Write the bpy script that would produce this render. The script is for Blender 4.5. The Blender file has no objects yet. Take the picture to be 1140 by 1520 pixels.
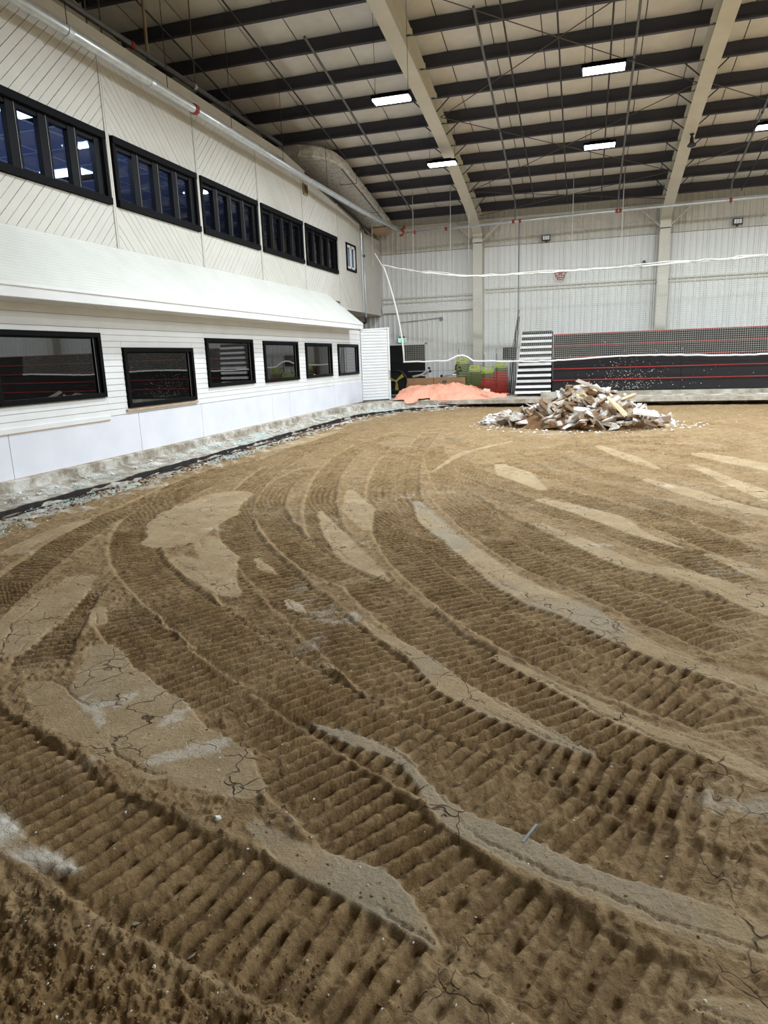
import bpy, bmesh, math, random
import numpy as np
from mathutils import Vector, Matrix
random.seed(7); rng = np.random.default_rng(7)
S = bpy.context.scene
COL = S.collection
# ------------------------------------------------------------ camera
YAW, PITCH, ROLL = 0.29264797, 0.22356526, -0.03396854
EYE = 1.6
f = Vector((-math.sin(YAW)*math.cos(PITCH), math.cos(YAW)*math.cos(PITCH), -math.sin(PITCH)))
r0 = Vector((math.cos(YAW), math.sin(YAW), 0)); u0 = r0.cross(f)
rr = r0*math.cos(ROLL)+u0*math.sin(ROLL); uu = -r0*math.sin(ROLL)+u0*math.cos(ROLL)
cam = bpy.data.cameras.new('camera'); cam_o = bpy.data.objects.new('camera', cam); COL.objects.link(cam_o)
cam_o.matrix_world = Matrix(((rr.x, uu.x, -f.x, 0), (rr.y, uu.y, -f.y, 0), (rr.z, uu.z, -f.z, EYE), (0, 0, 0, 1)))
cam.sensor_fit = 'VERTICAL'; cam.sensor_height = 36.0; cam.lens = 1007.12/1520*36.0
cam.clip_start = 0.05; cam.clip_end = 300
S.camera = cam_o
# ------------------------------------------------------------ world, exposure
W = bpy.data.worlds.new('world'); S.world = W; W.use_nodes = True
W.node_tree.nodes['Background'].inputs[0].default_value = (0.75, 0.85, 1, 1)
W.node_tree.nodes['Background'].inputs[1].default_value = 0.02
S.view_settings.view_transform = 'Standard'; S.view_settings.look = 'None'
S.view_settings.gamma = 1; S.view_settings.use_curve_mapping = False
S.view_settings.exposure = 0.0
try:
    S.cycles.max_bounces = 8; S.cycles.diffuse_bounces = 5; S.cycles.transparent_max_bounces = 12
except Exception: pass
DEP = .33   # purlin depth
LAMP_POWER = 298.0
LENS_STRENGTH = 14.0

# ------------------------------------------------------------ materials
def lin(c):
    return tuple(((v/255)/12.92 if v/255 <= .04045 else ((v/255+.055)/1.055)**2.4) for v in c)
class NT:
    def __init__(s, name):
        s.m = bpy.data.materials.new(name); s.m.use_nodes = True; s.t = s.m.node_tree; s.n = s.t.nodes; s.l = s.t.links
        s.b = s.n['Principled BSDF']
    def node(s, ty, **k):
        n = s.n.new(ty)
        for a, b in k.items(): setattr(n, a, b)
        return n
    def coord(s, scale=(1, 1, 1)):
        g = s.node('ShaderNodeNewGeometry'); m = s.node('ShaderNodeMapping'); m.inputs['Scale'].default_value = scale
        s.l.new(g.outputs['Position'], m.inputs[0]); return m.outputs[0]
    def noise(s, vec, scale, detail=4, rough=.6):
        n = s.node('ShaderNodeTexNoise'); n.inputs['Scale'].default_value = scale; n.inputs['Detail'].default_value = detail
        n.inputs['Roughness'].default_value = rough; s.l.new(vec, n.inputs['Vector']); return n.outputs[0]
    def ramp(s, fac, stops):
        n = s.node('ShaderNodeValToRGB'); e = n.color_ramp.elements
        while len(e) > 1: e.remove(e[-1])
        for i, (p, c) in enumerate(stops):
            x = e[0] if i == 0 else e.new(p)
            x.position = p; x.color = (c[0], c[1], c[2], 1)
        s.l.new(fac, n.inputs[0]); return n.outputs[0]
    def mix(s, fac, a, b):
        n = s.node('ShaderNodeMix', data_type='RGBA')
        for i, v in ((0, fac), (6, a), (7, b)):
            if isinstance(v, (int, float)): n.inputs[i].default_value = v
            elif isinstance(v, tuple): n.inputs[i].default_value = (v[0], v[1], v[2], 1)
            else: s.l.new(v, n.inputs[i])
        return n.outputs[2]
    def bump(s, h, strength, dist):
        n = s.node('ShaderNodeBump'); n.inputs['Strength'].default_value = strength; n.inputs['Distance'].default_value = dist
        s.l.new(h, n.inputs['Height']); s.l.new(n.outputs[0], s.b.inputs['Normal'])
    def math(s, op, a, b=0.0):
        n = s.node('ShaderNodeMath', operation=op)
        for i, v in ((0, a), (1, b)):
            if isinstance(v, (int, float)): n.inputs[i].default_value = v
            else: s.l.new(v, n.inputs[i])
        return n.outputs[0]
def simple(name, rgb, rough=.6, metal=0, var=.12, scale=3, bump=0, spec=.5, vscale=(1, 1, 1)):
    t = NT(name); c = lin(rgb); v = t.coord(vscale)
    nz = t.noise(v, scale, 5)
    t.l.new(t.ramp(nz, [(.3, tuple(x*(1-var) for x in c)), (.7, tuple(min(1, x*(1+var)) for x in c))]), t.b.inputs['Base Color'])
    t.b.inputs['Roughness'].default_value = rough; t.b.inputs['Metallic'].default_value = metal
    t.b.inputs['Specular IOR Level'].default_value = spec
    if bump: t.bump(t.noise(v, scale*12, 3), bump, .01)
    return t.m
def speckled(name, rgb, spot, amount=.66, scale=9, rough=.55, var=.05):
    """painted timber: even coat with small scuffs and nail marks"""
    t = NT(name); v = t.coord(); c = lin(rgb)
    base = t.ramp(t.noise(v, 1.3, 4), [(.3, tuple(x*(1-var) for x in c)), (.7, tuple(min(1, x*(1+var)) for x in c))])
    sp = t.ramp(t.noise(v, scale, 6, .75), [(amount, (0, 0, 0)), (amount+.05, (1, 1, 1))])
    t.l.new(t.mix(sp, base, lin(spot)), t.b.inputs['Base Color'])
    t.b.inputs['Roughness'].default_value = rough; t.b.inputs['Specular IOR Level'].default_value = .12; t.bump(t.noise(v, 30, 3), .1, .01)
    return t.m
M = {}
M['board'] = speckled('painted_board', (206, 204, 196), (150, 145, 130), .70, 14)
M['siding'] = speckled('painted_siding', (226, 228, 228), (165, 165, 160), .72, 16)
M['skirt'] = speckled('painted_skirt', (212, 213, 207), (140, 138, 128), .66, 18)
M['panel_white'] = speckled('white_panel', (226, 229, 238), (170, 160, 160), .74, 6, .4)
M['seam'] = simple('seam_backing_timber', (120, 116, 104), .9)  # grey-brown backing tone showing in the gaps between boards and panels
M['liner'] = simple('liner_white', (230, 231, 228), .5, 0, .03, 1)
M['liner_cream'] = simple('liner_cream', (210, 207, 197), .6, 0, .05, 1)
M['steel_white'] = simple('steel_cream_paint', (206, 203, 190), .5, 0, .06, 2)
M['purlin'] = simple('purlin_grey_paint', (64, 64, 74), .6, 0, .12, 2)
M['insul'] = simple('roof_insulation', (228, 228, 226), .75, 0, .07, 2.2, .25)
M['galv'] = simple('galvanised_steel', (204, 211, 216), .34, .45, .12, 5)
M['galv_dull'] = simple('dull_galvanised', (120, 122, 124), .5, .6, .15, 5)
M['conduit_dark'] = simple('dark_conduit', (62, 62, 64), .6, .2)
M['rod'] = simple('brace_rod', (96, 92, 88), .6, .3)
M['red_fit'] = simple('red_coupling', (150, 50, 34), .5, .1)
M['black_frame'] = simple('black_frame', (13, 13, 16), .5, 0, .25, 8, 0, .08)
M['black_worn'] = speckled('worn_black_frame', (11, 11, 14), (60, 58, 62), .68, 16, .75)
M['black'] = simple('black_paint', (17, 17, 19), .5)
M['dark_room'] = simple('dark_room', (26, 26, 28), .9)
M['bleach'] = simple('bleacher_panel', (22, 22, 27), .42, 0, .3, 6)
M['red_trim'] = simple('red_trim', (176, 48, 44), .5)
M['white_tread'] = simple('white_tread', (232, 233, 234), .5)
M['net'] = simple('net_cord', (176, 176, 166), .8)
M['rope'] = simple('white_rope', (243, 243, 240), .7, 0, .05, 9)
M['orange'] = simple('orange_tarp', (240, 168, 142), .75, 0, .06, 4, .1)
M['green'] = simple('green_plastic', (84, 102, 36), .45, 0, .2, 6)
M['lime'] = simple('lime_plastic', (160, 180, 66), .45, 0, .1, 6)
M['red_plastic'] = simple('red_plastic', (176, 44, 26), .45, 0, .15, 6)
M['card'] = simple('cardboard', (170, 134, 98), .85)
M['card_tape'] = simple('box_print', (92, 84, 100), .8)
M['yellow'] = simple('dull_yellow', (150, 140, 50), .6)
M['timber'] = simple('raw_timber', (186, 158, 130), .8, 0, .15, 5)
M['tan'] = simple('tan_pole', (150, 132, 100), .8)
M['soil_heap'] = simple('heap_soil', (112, 82, 50), .95, 0, .35, 9, .8)
M['paper'] = simple('paper', (205, 190, 165), .8)
def foil():
    t = NT('duct_foil'); v = t.coord()
    n = t.noise(v, 9, 8, .7)
    t.l.new(t.ramp(n, [(.3, lin((178, 178, 176))), (.60, lin((238, 238, 236)))]), t.b.inputs['Base Color'])
    t.b.inputs['Metallic'].default_value = .15; t.b.inputs['Roughness'].default_value = .38
    t.bump(t.noise(v, 14, 6, .7), .5, .03); return t.m
M['foil'] = foil()
def glassm(name, tint, ior, base=.0):
    t = NT(name); t.n.remove(t.b)
    lw = t.node('ShaderNodeLayerWeight'); fr0 = ((ior-1)/(ior+1))**2
    p5 = t.math('MULTIPLY', t.math('POWER', lw.outputs['Facing'], 4.5), 1-fr0-base); p5 = t.math('ADD', p5, fr0)
    tr = t.node('ShaderNodeBsdfTransparent'); tr.inputs[0].default_value = (*tint, 1)
    gl = t.node('ShaderNodeBsdfGlossy'); gl.inputs['Roughness'].default_value = .015
    mx = t.node('ShaderNodeMixShader'); t.l.new(t.math('ADD', p5, base), mx.inputs[0])
    t.l.new(tr.outputs[0], mx.inputs[1]); t.l.new(gl.outputs[0], mx.inputs[2])
    t.l.new(mx.outputs[0], t.n['Material Output'].inputs[0]); return t.m
M['glass_up'] = glassm('window_glass', (.80, .88, 1), 1.45)
M['glass_low'] = glassm('dark_window_glass', (.35, .36, .38), 1.6, .12)
def emit(name, rgb, k):
    t = NT(name); t.b.inputs['Base Color'].default_value = (.9, .9, .9, 1)
    t.b.inputs['Emission Color'].default_value = (*rgb, 1); t.b.inputs['Emission Strength'].default_value = k; return t.m
M['lens'] = emit('lamp_lens', (.93, .97, 1), LENS_STRENGTH)
M['office_light'] = emit('office_light', (.9, .95, 1), 4)
M['exit_green'] = emit('exit_green', (.05, .8, .5), .7)
M['ceil_tile'] = simple('ceiling_tile', (136, 142, 166), .9)
M['office_wall'] = simple('office_wall', (120, 124, 142), .9)
def concrete():
    t = NT('old_concrete'); v = t.coord()
    n1 = t.noise(v, 2.2, 7, .65); n2 = t.noise(v, 7, 6, .7)
    c = t.ramp(n1, [(.3, lin((128, 118, 102))), (.5, lin((172, 165, 150))), (.7, lin((205, 200, 188)))])
    c = t.mix(t.ramp(n2, [(.56, (0, 0, 0)), (.72, (.75, .75, .75))]), c, lin((96, 84, 68)))
    t.l.new(c, t.b.inputs['Base Color']); t.b.inputs['Roughness'].default_value = .9
    t.bump(n2, .7, .03); return t.m
M['concrete'] = concrete()
def kerbm():
    # rough broken concrete: soil, white residue and turquoise paint left on it
    t = NT('broken_kerb'); v = t.coord()
    n1 = t.noise(v, 3, 8, .7); n2 = t.noise(v, 1.1, 5, .6); n3 = t.noise(v, 8, 8, .75)
    c = t.ramp(n1, [(.28, lin((112, 100, 84))), (.46, lin((162, 153, 138))), (.64, lin((218, 216, 209)))])
    tq = t.ramp(n2, [(.55, (0, 0, 0)), (.63, (1, 1, 1))])
    at = t.node('ShaderNodeAttribute', attribute_name='paint')
    c = t.mix(t.math('MULTIPLY', t.math('MULTIPLY', tq, at.outputs['Fac']), .7), c, lin((176, 206, 204)))
    c = t.mix(t.ramp(n3, [(.60, (0, 0, 0)), (.66, (.8, .8, .8))]), c, lin((58, 50, 42)))
    t.l.new(c, t.b.inputs['Base Color']); t.b.inputs['Roughness'].default_value = .92
    t.bump(n3, .9, .04); return t.m
M['kerb'] = kerbm()
M['trench'] = simple('black_header', (34, 30, 27), .8, 0, .5, 9, .5)
def rubblem(name, a, b, c3):
    t = NT(name); v = t.coord(); oi = t.node('ShaderNodeObjectInfo')
    n = t.noise(v, 5, 6, .7)
    c = t.ramp(n, [(.34, lin(a)), (.48, lin(b)), (.62, lin(c3))])
    n2 = t.math('ADD', t.noise(v, 2.5, 4), t.math('MULTIPLY', oi.outputs['Random'], .25))
    c = t.mix(t.ramp(n2, [(.58, (0, 0, 0)), (.66, (.9, .9, .9))]), c, lin((122, 92, 58)))
    t.l.new(c, t.b.inputs['Base Color']); t.b.inputs['Roughness'].default_value = .85
    t.bump(t.noise(v, 20, 5), .5, .02); return t.m
M['chunk1'] = rubblem('chunk_white', (150, 140, 128), (206, 202, 196), (238, 236, 232))
M['chunk2'] = rubblem('chunk_tan', (150, 124, 92), (196, 172, 136), (222, 206, 178))
M['chunk3'] = rubblem('chunk_grey', (112, 104, 92), (160, 152, 140), (206, 198, 184))
def dirtm():
    t = NT('soil'); v = t.coord()
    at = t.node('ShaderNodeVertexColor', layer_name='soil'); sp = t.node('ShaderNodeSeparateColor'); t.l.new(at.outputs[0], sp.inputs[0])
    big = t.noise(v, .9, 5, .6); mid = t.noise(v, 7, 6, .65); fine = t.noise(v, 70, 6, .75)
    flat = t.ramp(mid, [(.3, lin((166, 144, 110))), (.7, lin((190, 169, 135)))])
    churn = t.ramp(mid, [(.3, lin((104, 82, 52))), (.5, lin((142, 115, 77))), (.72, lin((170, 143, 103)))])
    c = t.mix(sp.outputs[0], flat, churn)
    c = t.mix(t.math('MULTIPLY', t.ramp(big, [(.42, (0, 0, 0)), (.62, (1, 1, 1))]), .35), c, lin((158, 134, 98)))
    c = t.mix(t.math('MULTIPLY', sp.outputs[1], .75), c, lin((160, 152, 136)))   # damp grey skin
    c = t.mix(sp.outputs[2], c, lin((220, 215, 204)))                             # white lime residue
    cr_n = t.ramp(t.noise(v, 26, 4, .7), [(.40, (0, 0, 0)), (.62, (1, 1, 1))])
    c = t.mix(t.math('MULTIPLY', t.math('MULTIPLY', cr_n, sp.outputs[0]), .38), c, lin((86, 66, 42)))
    # drying cracks in the smooth skin
    wv = t.node('ShaderNodeVectorMath', operation='ADD'); nv = t.node('ShaderNodeTexNoise'); nv.inputs['Scale'].default_value = 6; t.l.new(v, nv.inputs['Vector'])
    sc_ = t.node('ShaderNodeVectorMath', operation='SCALE'); sc_.inputs['Scale'].default_value = .22; t.l.new(nv.outputs['Color'], sc_.inputs[0]); t.l.new(v, wv.inputs[0]); t.l.new(sc_.outputs[0], wv.inputs[1])
    vo = t.node('ShaderNodeTexVoronoi', feature='DISTANCE_TO_EDGE'); vo.inputs['Scale'].default_value = 4.5; t.l.new(wv.outputs[0], vo.inputs['Vector'])
    line = t.ramp(vo.outputs['Distance'], [(.008, (1, 1, 1)), (.022, (0, 0, 0))])
    where = t.ramp(t.noise(v, 2.1, 3), [(.52, (0, 0, 0)), (.58, (1, 1, 1))])
    crack = t.math('MULTIPLY', t.math('MULTIPLY', line, where), t.math('SUBTRACT', 1.0, sp.outputs[0]))
    c = t.mix(t.math('MULTIPLY', crack, .8), c, lin((60, 46, 32)))
    # small pale crumbs
    c = t.mix(t.math('MULTIPLY', t.ramp(t.noise(v, 38, 2, .5), [(.74, (0, 0, 0)), (.77, (1, 1, 1))]), .5), c, lin((205, 198, 184)))
    c = t.mix(t.math('MULTIPLY', t.ramp(fine, [(.3, (1, 1, 1)), (.5, (0, 0, 0))]), .45), c, lin((84, 62, 38)))
    t.l.new(c, t.b.inputs['Base Color']); t.b.inputs['Roughness'].default_value = .9; t.b.inputs['Specular IOR Level'].default_value = .25
    h = t.math('ADD', t.math('MULTIPLY', fine, .5), t.noise(v, 24, 5, .7)); t.bump(t.math('SUBTRACT', h, t.math('MULTIPLY', crack, 1.5)), .8, .02)
    return t.m
M['soil'] = dirtm()

# ------------------------------------------------------------ mesh helpers
class MB:
    def __init__(s): s.v = []; s.f = []; s.mi = []; s.cur = 0
    def add(s, vs, fs):
        k = len(s.v); s.v += [tuple(a) for a in vs]; s.f += [tuple(k+i for i in q) for q in fs]; s.mi += [s.cur]*len(fs)
    def box(s, a, b):
        x0, y0, z0 = a; x1, y1, z1 = b
        s.add([(x0, y0, z0), (x1, y0, z0), (x1, y1, z0), (x0, y1, z0), (x0, y0, z1), (x1, y0, z1), (x1, y1, z1), (x0, y1, z1)],
              [(0, 3, 2, 1), (4, 5, 6, 7), (0, 1, 5, 4), (1, 2, 6, 5), (2, 3, 7, 6), (3, 0, 4, 7)])
    def prism(s, poly, d):
        """poly: list of 3D points (planar), d: extrusion vector"""
        n = len(poly); d = Vector(d); P = [Vector(p) for p in poly]
        s.add(P+[p+d for p in P], [tuple(range(n))[::-1], tuple(range(n, 2*n))]+[(i, (i+1) % n, n+(i+1) % n, n+i) for i in range(n)])
    def tube(s, pts, r, n=8, caps=True, rs=None):
        P = [Vector(p) for p in pts]; rings = []
        up = None
        for i, p in enumerate(P):
            t = (P[min(i+1, len(P)-1)]-P[max(i-1, 0)]).normalized()
            if up is None: up = Vector((0, 0, 1)) if abs(t.z) < .9 else Vector((1, 0, 0))
            a = t.cross(up)
            if a.length < 1e-4: a = t.cross(Vector((0, 1, .3)))
            a.normalize(); b = a.cross(t); up = b
            R = rs[i] if rs else r
            rings.append([p+(a*math.cos(2*math.pi*k/n)+b*math.sin(2*math.pi*k/n))*R for k in range(n)])
        vs = [q for g in rings for q in g]; fs = []
        for i in range(len(P)-1):
            for k in range(n): fs.append((i*n+k, i*n+(k+1) % n, (i+1)*n+(k+1) % n, (i+1)*n+k))
        if caps: fs += [tuple(range(n))[::-1], tuple(range((len(P)-1)*n, len(P)*n))]
        s.add(vs, fs)
    def build(s, name, mats, parent=None, smooth=False, loc=None):
        me = bpy.data.meshes.new(name); me.from_pydata(s.v, [], s.f)
        if not isinstance(mats, (list, tuple)): mats = [mats]
        for m in mats: me.materials.append(m)
        if len(mats) > 1: me.polygons.foreach_set('material_index', s.mi)
        bm = bmesh.new(); bm.from_mesh(me); bmesh.ops.recalc_face_normals(bm, faces=bm.faces); bm.to_mesh(me); bm.free()
        if smooth: me.polygons.foreach_set('use_smooth', [True]*len(me.polygons))
        me.update()
        o = bpy.data.objects.new(name, me); COL.objects.link(o)
        if parent: o.parent = parent
        if loc: o.location = loc
        return o
def tag(o, label=None, cat=None, group=None, kind=None):
    if label: o['label'] = label
    if cat: o['category'] = cat
    if group: o['group'] = group
    if kind: o['kind'] = kind
    return o
def empty(name, loc=(0, 0, 0), **k):
    o = bpy.data.objects.new(name, None); o.location = loc; o.empty_display_size = .2; COL.objects.link(o); return tag(o, **k)
def one(name, m, mats, **k):
    sm = k.pop('smooth', False); return tag(m.build(name, mats, None, sm), **k)
def rel(parent, o):
    """o was built in world coordinates; keep it there under parent"""
    o.parent = parent; o.matrix_parent_inverse = Matrix.Translation(-parent.location); return o
def copy_tree(o, parent=None):
    c = o.copy(); COL.objects.link(c)
    if parent is not None: c.parent = parent
    for ch in [x for x in bpy.data.objects if x.parent == o]: copy_tree(ch, c)
    return c
def boxo(name, a, b, mat, parent=None):
    m = MB(); m.box(a, b); o = m.build(name, mat)
    if parent: rel(parent, o)
    return o
def clip(poly, a, b, c):
    """keep a*x+b*y<=c"""
    out = []
    for i in range(len(poly)):
        p, q = poly[i], poly[(i+1) % len(poly)]; dp = a*p[0]+b*p[1]-c; dq = a*q[0]+b*q[1]-c
        if dp <= 0: out.append(p)
        if dp*dq < 0:
            t = dp/(dp-dq); out.append((p[0]+t*(q[0]-p[0]), p[1]+t*(q[1]-p[1])))
    return out
def area(p): return abs(sum(p[i][0]*p[(i+1) % len(p)][1]-p[(i+1) % len(p)][0]*p[i][1] for i in range(len(p))))/2

# ------------------------------------------------------------ noise
def vnoise(x, y, seed=0):
    xi = np.floor(x).astype(np.int64); yi = np.floor(y).astype(np.int64); fx = x-xi; fy = y-yi
    fx = fx*fx*(3-2*fx); fy = fy*fy*(3-2*fy)
    def h(a, b):
        n = (a*374761393+b*668265263+seed*1442695041) & 0xffffffff
        n = ((n ^ (n >> 13))*1274126177) & 0xffffffff
        return ((n ^ (n >> 16)) & 0xffff)/65535.0
    return (h(xi, yi)*(1-fx)+h(xi+1, yi)*fx)*(1-fy)+(h(xi, yi+1)*(1-fx)+h(xi+1, yi+1)*fx)*fy
def fbm(x, y, sc, oct=4, seed=0, g=.5):
    t = 0; a = 1; s = 0
    for i in range(oct):
        t = t+a*(vnoise(x*sc+17.3*i, y*sc-9.1*i, seed+i)-.5); s += a; a *= g; sc *= 2.03
    return t/s*2
def sstep(a, b, x):
    t = np.clip((x-a)/(b-a), 0, 1); return t*t*(3-2*t)

# ------------------------------------------------------------ dimensions (metres, camera over the origin, slab at 0)
XW = -8.4      # lower clapboard wall
XU = -8.95     # upper wall
YF = 30.5      # far wall
DZ = -0.35     # soil level
XR, YN = 30.0, -14.0
def zroof(y):  # underside of purlins, ridge at y = 6
    return 7.25+.178*(29.9-y) if y > 6 else 7.25+.178*(29.9-6)-.178*(6-y)
# kerb path: line of the lower wall, rounding the corner, then along the far side
def kerb_path():
    P = []
    for y in np.arange(-12, 19.6, .3): P.append((XW, y, 1, 0))
    R0 = 7.2; cx, cy = XW+R0, 20.1
    cy = 27.7-R0
    P = [p for p in P if p[1] < cy]
    for a in np.linspace(0, math.pi/2, 40): P.append((cx-R0*math.cos(a), cy+R0*math.sin(a), math.cos(a), -math.sin(a)))
    for x in np.arange(cx+.3, XR, .4): P.append((x, 27.7, 0, -1))
    return P
KP = kerb_path()
def kerb_d(x, y):
    """distance inward from the kerb line"""
    R0 = 7.2; cx, cy = XW+R0, 27.7-R0
    d = np.minimum(x-XW, 27.7-y)
    corner = (x < cx) & (y > cy)
    return np.where(corner, R0-np.hypot(x-cx, y-cy), d)

# ------------------------------------------------------------ lamps
def high_bay(x, y, z, label, visible=True):
    t = empty('high_bay_light', (x, y, z), label=label, cat='ceiling light', group='ceiling high bay lights')
    m = MB(); m.box((-.46, -.19, .02), (.46, .19, .09)); m.box((-.3, -.1, .09), (.3, .1, .14)); m.build('housing', M['black_frame'], t)
    m = MB(); m.box((-.43, -.165, -.02), (.43, .165, .02)); m.build('lens', M['lens'], t)
    zt = zroof(y)+DEP-z
    for sx in (-.4, .4):
        m = MB(); m.tube([(sx, 0, .09), (sx, 0, zt)], .006, 5); m.build('hanging_cable', M['conduit_dark'], t)
    l = bpy.data.lights.new('lamp', 'AREA'); l.shape = 'RECTANGLE'; l.size = .8; l.size_y = .3; l.energy = LAMP_POWER; l.color = (.865, .94, 1); l.spread = math.pi
    lo = bpy.data.objects.new('lamp', l); lo.location = (0, 0, -.04); COL.objects.link(lo); lo.parent = t
    return t
lab = {(-4.62, 17.1): 'bright ceiling light left of the nearer part of the left rafter', (-4.62, 23): 'bright ceiling light right beneath the left rafter',
       (.13, 17.1): 'largest bright ceiling light, upper right between the two rafters', (.13, 23): 'bright ceiling light straight below the large one, between the rafters',
       (4.75, 23): 'bright ceiling light at the right edge beyond the right rafter'}
for y in (23, 17.1, 11.2, 5.3, -.6):
    for x in (-4.62, .13, 4.75, 9.5, 14.3, 19, 24):
        if y < 10 and not 9 < x < 15: continue   # nearer rows: only unseen lamps, added for grazing side light on the ribs
        high_bay(x, y, 7.5, lab.get((x, y), 'assumed bright ceiling light outside the picture, hung below the roof'))

# ------------------------------------------------------------ ceiling
ceil = boxo('ceiling', (-16, YN, 11.9), (XR+2, YF+1, 12.0), M['dark_room']); tag(ceil, kind='structure')
pw = 1.22
pm = None
k = 0
DEP = .33
for i in range(38):
    x0 = -16+i*pw
    def strip(yA, yB):
        m = MB(); n = 26
        for j in range(n):
            a = yA+(yB-yA)*j/n; b = yA+(yB-yA)*(j+1)/n
            za, zb = zroof(a)+DEP, zroof(b)+DEP
            xs = [.012, .3, .61, .92, pw-.012]; sg = [.03, .012, .006, .012, .03]
            for q in range(4):
                m.add([(xs[q], a, za+sg[q]), (xs[q+1], a, za+sg[q+1]), (xs[q+1], b, zb+sg[q+1]), (xs[q], b, zb+sg[q])], [(0, 1, 2, 3)])
        return m
    if pm is None:
        o = strip(6, YF+.1).build('ceiling_panel', M['insul'], ceil, True); pm = o
        o2 = strip(YN, 6).build('ceiling_panel', M['insul'], ceil, True); pm2 = o2
    else:
        o = pm.copy(); COL.objects.link(o); o2 = pm2.copy(); COL.objects.link(o2)
    o.location = (x0, 0, 0); o2.location = (x0, 0, 0)
m = MB()
m.add([(-16, 6, zroof(6)+DEP+.06), (XR+2, 6, zroof(6)+DEP+.06), (XR+2, YF+.3, zroof(YF)+DEP+.06), (-16, YF+.3, zroof(YF)+DEP+.06)], [(0, 1, 2, 3)])
m.add([(-16, 6, zroof(6)+DEP+.06), (XR+2, 6, zroof(6)+DEP+.06), (XR+2, YN, zroof(YN)+DEP+.06), (-16, YN, zroof(YN)+DEP+.06)], [(0, 1, 2, 3)])
m.build('roof_deck', M['seam'], ceil)
# purlins (Z sections)
py = [29.75-1.42*i for i in range(30)]
pur = None
for y in py:
    if pur is None:
        m = MB(); L = XR+1+16
        m.box((0, -.012, 0), (L, .012, DEP)); m.box((0, -.10, -.012), (L, .012, .006)); m.box((0, 0, DEP-.01), (L, .09, DEP)); m.box((0, -.10, .0), (L, -.088, .03))
        pur = m.build('purlin', M['purlin'], ceil); o = pur
    else:
        o = pur.copy(); COL.objects.link(o)
    o.location = (-16, y, zroof(y))
# frames
def frame(x, label):
    t = empty('steel_frame', (x, YF-.5, 0), label=label, cat='steel frame')
    w = .19
    Y = [29.95, 29.4, 27.7, 25, 22.8, 20.5, 18.5, 15.7, 12, 6]
    D = [.80, .66, .50, .42, .42, .50, .60, .78, .95, 1.2]
    m = MB()
    for i in range(len(Y)-1):
        a, b = Y[i], Y[i+1]
        za, zb = zroof(a), zroof(b)
        m.prism([(x-.012, a, za), (x-.012, b, zb), (x-.012, b, zb-D[i+1]), (x-.012, a, za-D[i])], (.024, 0, 0))
        m.prism([(x-w, a, za-D[i]), (x+w, a, za-D[i]), (x+w, b, zb-D[i+1]), (x-w, b, zb-D[i+1])], (0, 0, -.02))
        m.prism([(x-w, a, za-.015), (x+w, a, za-.015), (x+w, b, zb-.015), (x-w, b, zb-.015)], (0, 0, .015))
    # mirror half beyond the ridge
    for a, b, da, db in ((6, -2, 1.2, .8), (-2, YN, .8, .6)):
        za, zb = zroof(a), zroof(b)
        m.prism([(x-.012, a, za), (x-.012, b, zb), (x-.012, b, zb-db), (x-.012, a, za-da)], (.024, 0, 0))
        m.prism([(x-w, a, za-da), (x+w, a, za-da), (x+w, b, zb-db), (x-w, b, zb-db)], (0, 0, -.02))
    rel(t, m.build('rafter', M['steel_white']))
    m = MB(); m.box((x-w, 29.86, -.05), (x+w, 29.88, 6.45)); m.box((x-.012, 29.88, -.05), (x+.012, 30.42, 6.5)); m.box((x-w, 30.42, -.05), (x+w, 30.44, 7.1))
    m.box((x-w, 29.86, 6.1), (x+w, 30.42, 6.13)); m.box((x-w-.01, 29.85, 3.88), (x+w+.01, 29.87, 3.9)); m.box((x-w-.01, 29.84, 6.13), (x+w+.01, 29.865, 6.47))
    rel(t, m.build('column', M['steel_white']))
    for s in (-1, 1):
        m = MB(); m.tube([(x+s*.1, 30.0, 6.15), (x+s*1.0, 30.1, 7.0)], .045, 6); rel(t, m.build('eave_strut', M['steel_white']))
    for y in py[1:7]:
        d = np.interp(-y, [-v for v in Y], D)
        for s in (-1, 1):
            m = MB(); m.tube([(x+s*.03, y, zroof(y)-d+.03), (x+s*.55, y, zroof(y)+.02)], .018, 5); rel(t, m.build('flange_brace', M['purlin']))
    for y in py[:12]:
        
        for q_ in (.15, -.15): rel(t, boxo('purlin_clip', (x+q_-.03, y-.11, zroof(y)-.02), (x+q_+.03, y-.10, zroof(y)+.12), M['steel_white']))
    return t
frame(-4.55, 'left of the two cream painted steel frames, column behind the green stacks')
frame(2.70, 'right cream painted steel frame, column rising behind the black bleachers')
frame(9.95, 'cream steel frame outside the picture to the right')
frame(17.2, 'second cream steel frame outside the picture to the right')
frame(24.45, 'cream steel frame farthest outside the picture')
frame(-11.8, 'steel frame hidden behind the upper left wall')
# roof bracing rods, one X per bay
def rodX(x0, x1, y0, y1, label):
    t = empty('roof_brace', (x0, y0, zroof(y0)), label=label, cat='brace rod', group='roof cross bracing rods')
    for (a, b) in (((x0, y0), (x1, y1)), ((x1, y0), (x0, y1))):
        m = MB(); m.tube([(a[0], a[1], zroof(a[1])-.12), (b[0], b[1], zroof(b[1])-.12)], .013, 5); rel(t, m.build('rod', M['rod']))
for (x0, x1, nm) in ((-4.45, 2.6, 'between the two cream rafters'),):
    for y0, y1, w2 in ((16.3, 22.0, 'nearest'), (22.0, 27.4, 'middle'), (27.4, 29.8, 'farthest')):
        rodX(x0, x1, y0, y1, 'thin crossed roof bracing rods %s, the %s pair' % (nm, w2))
rodX(2.8, 9.85, 22, 27.4, 'thin crossed roof bracing rods right of the right rafter')

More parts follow.
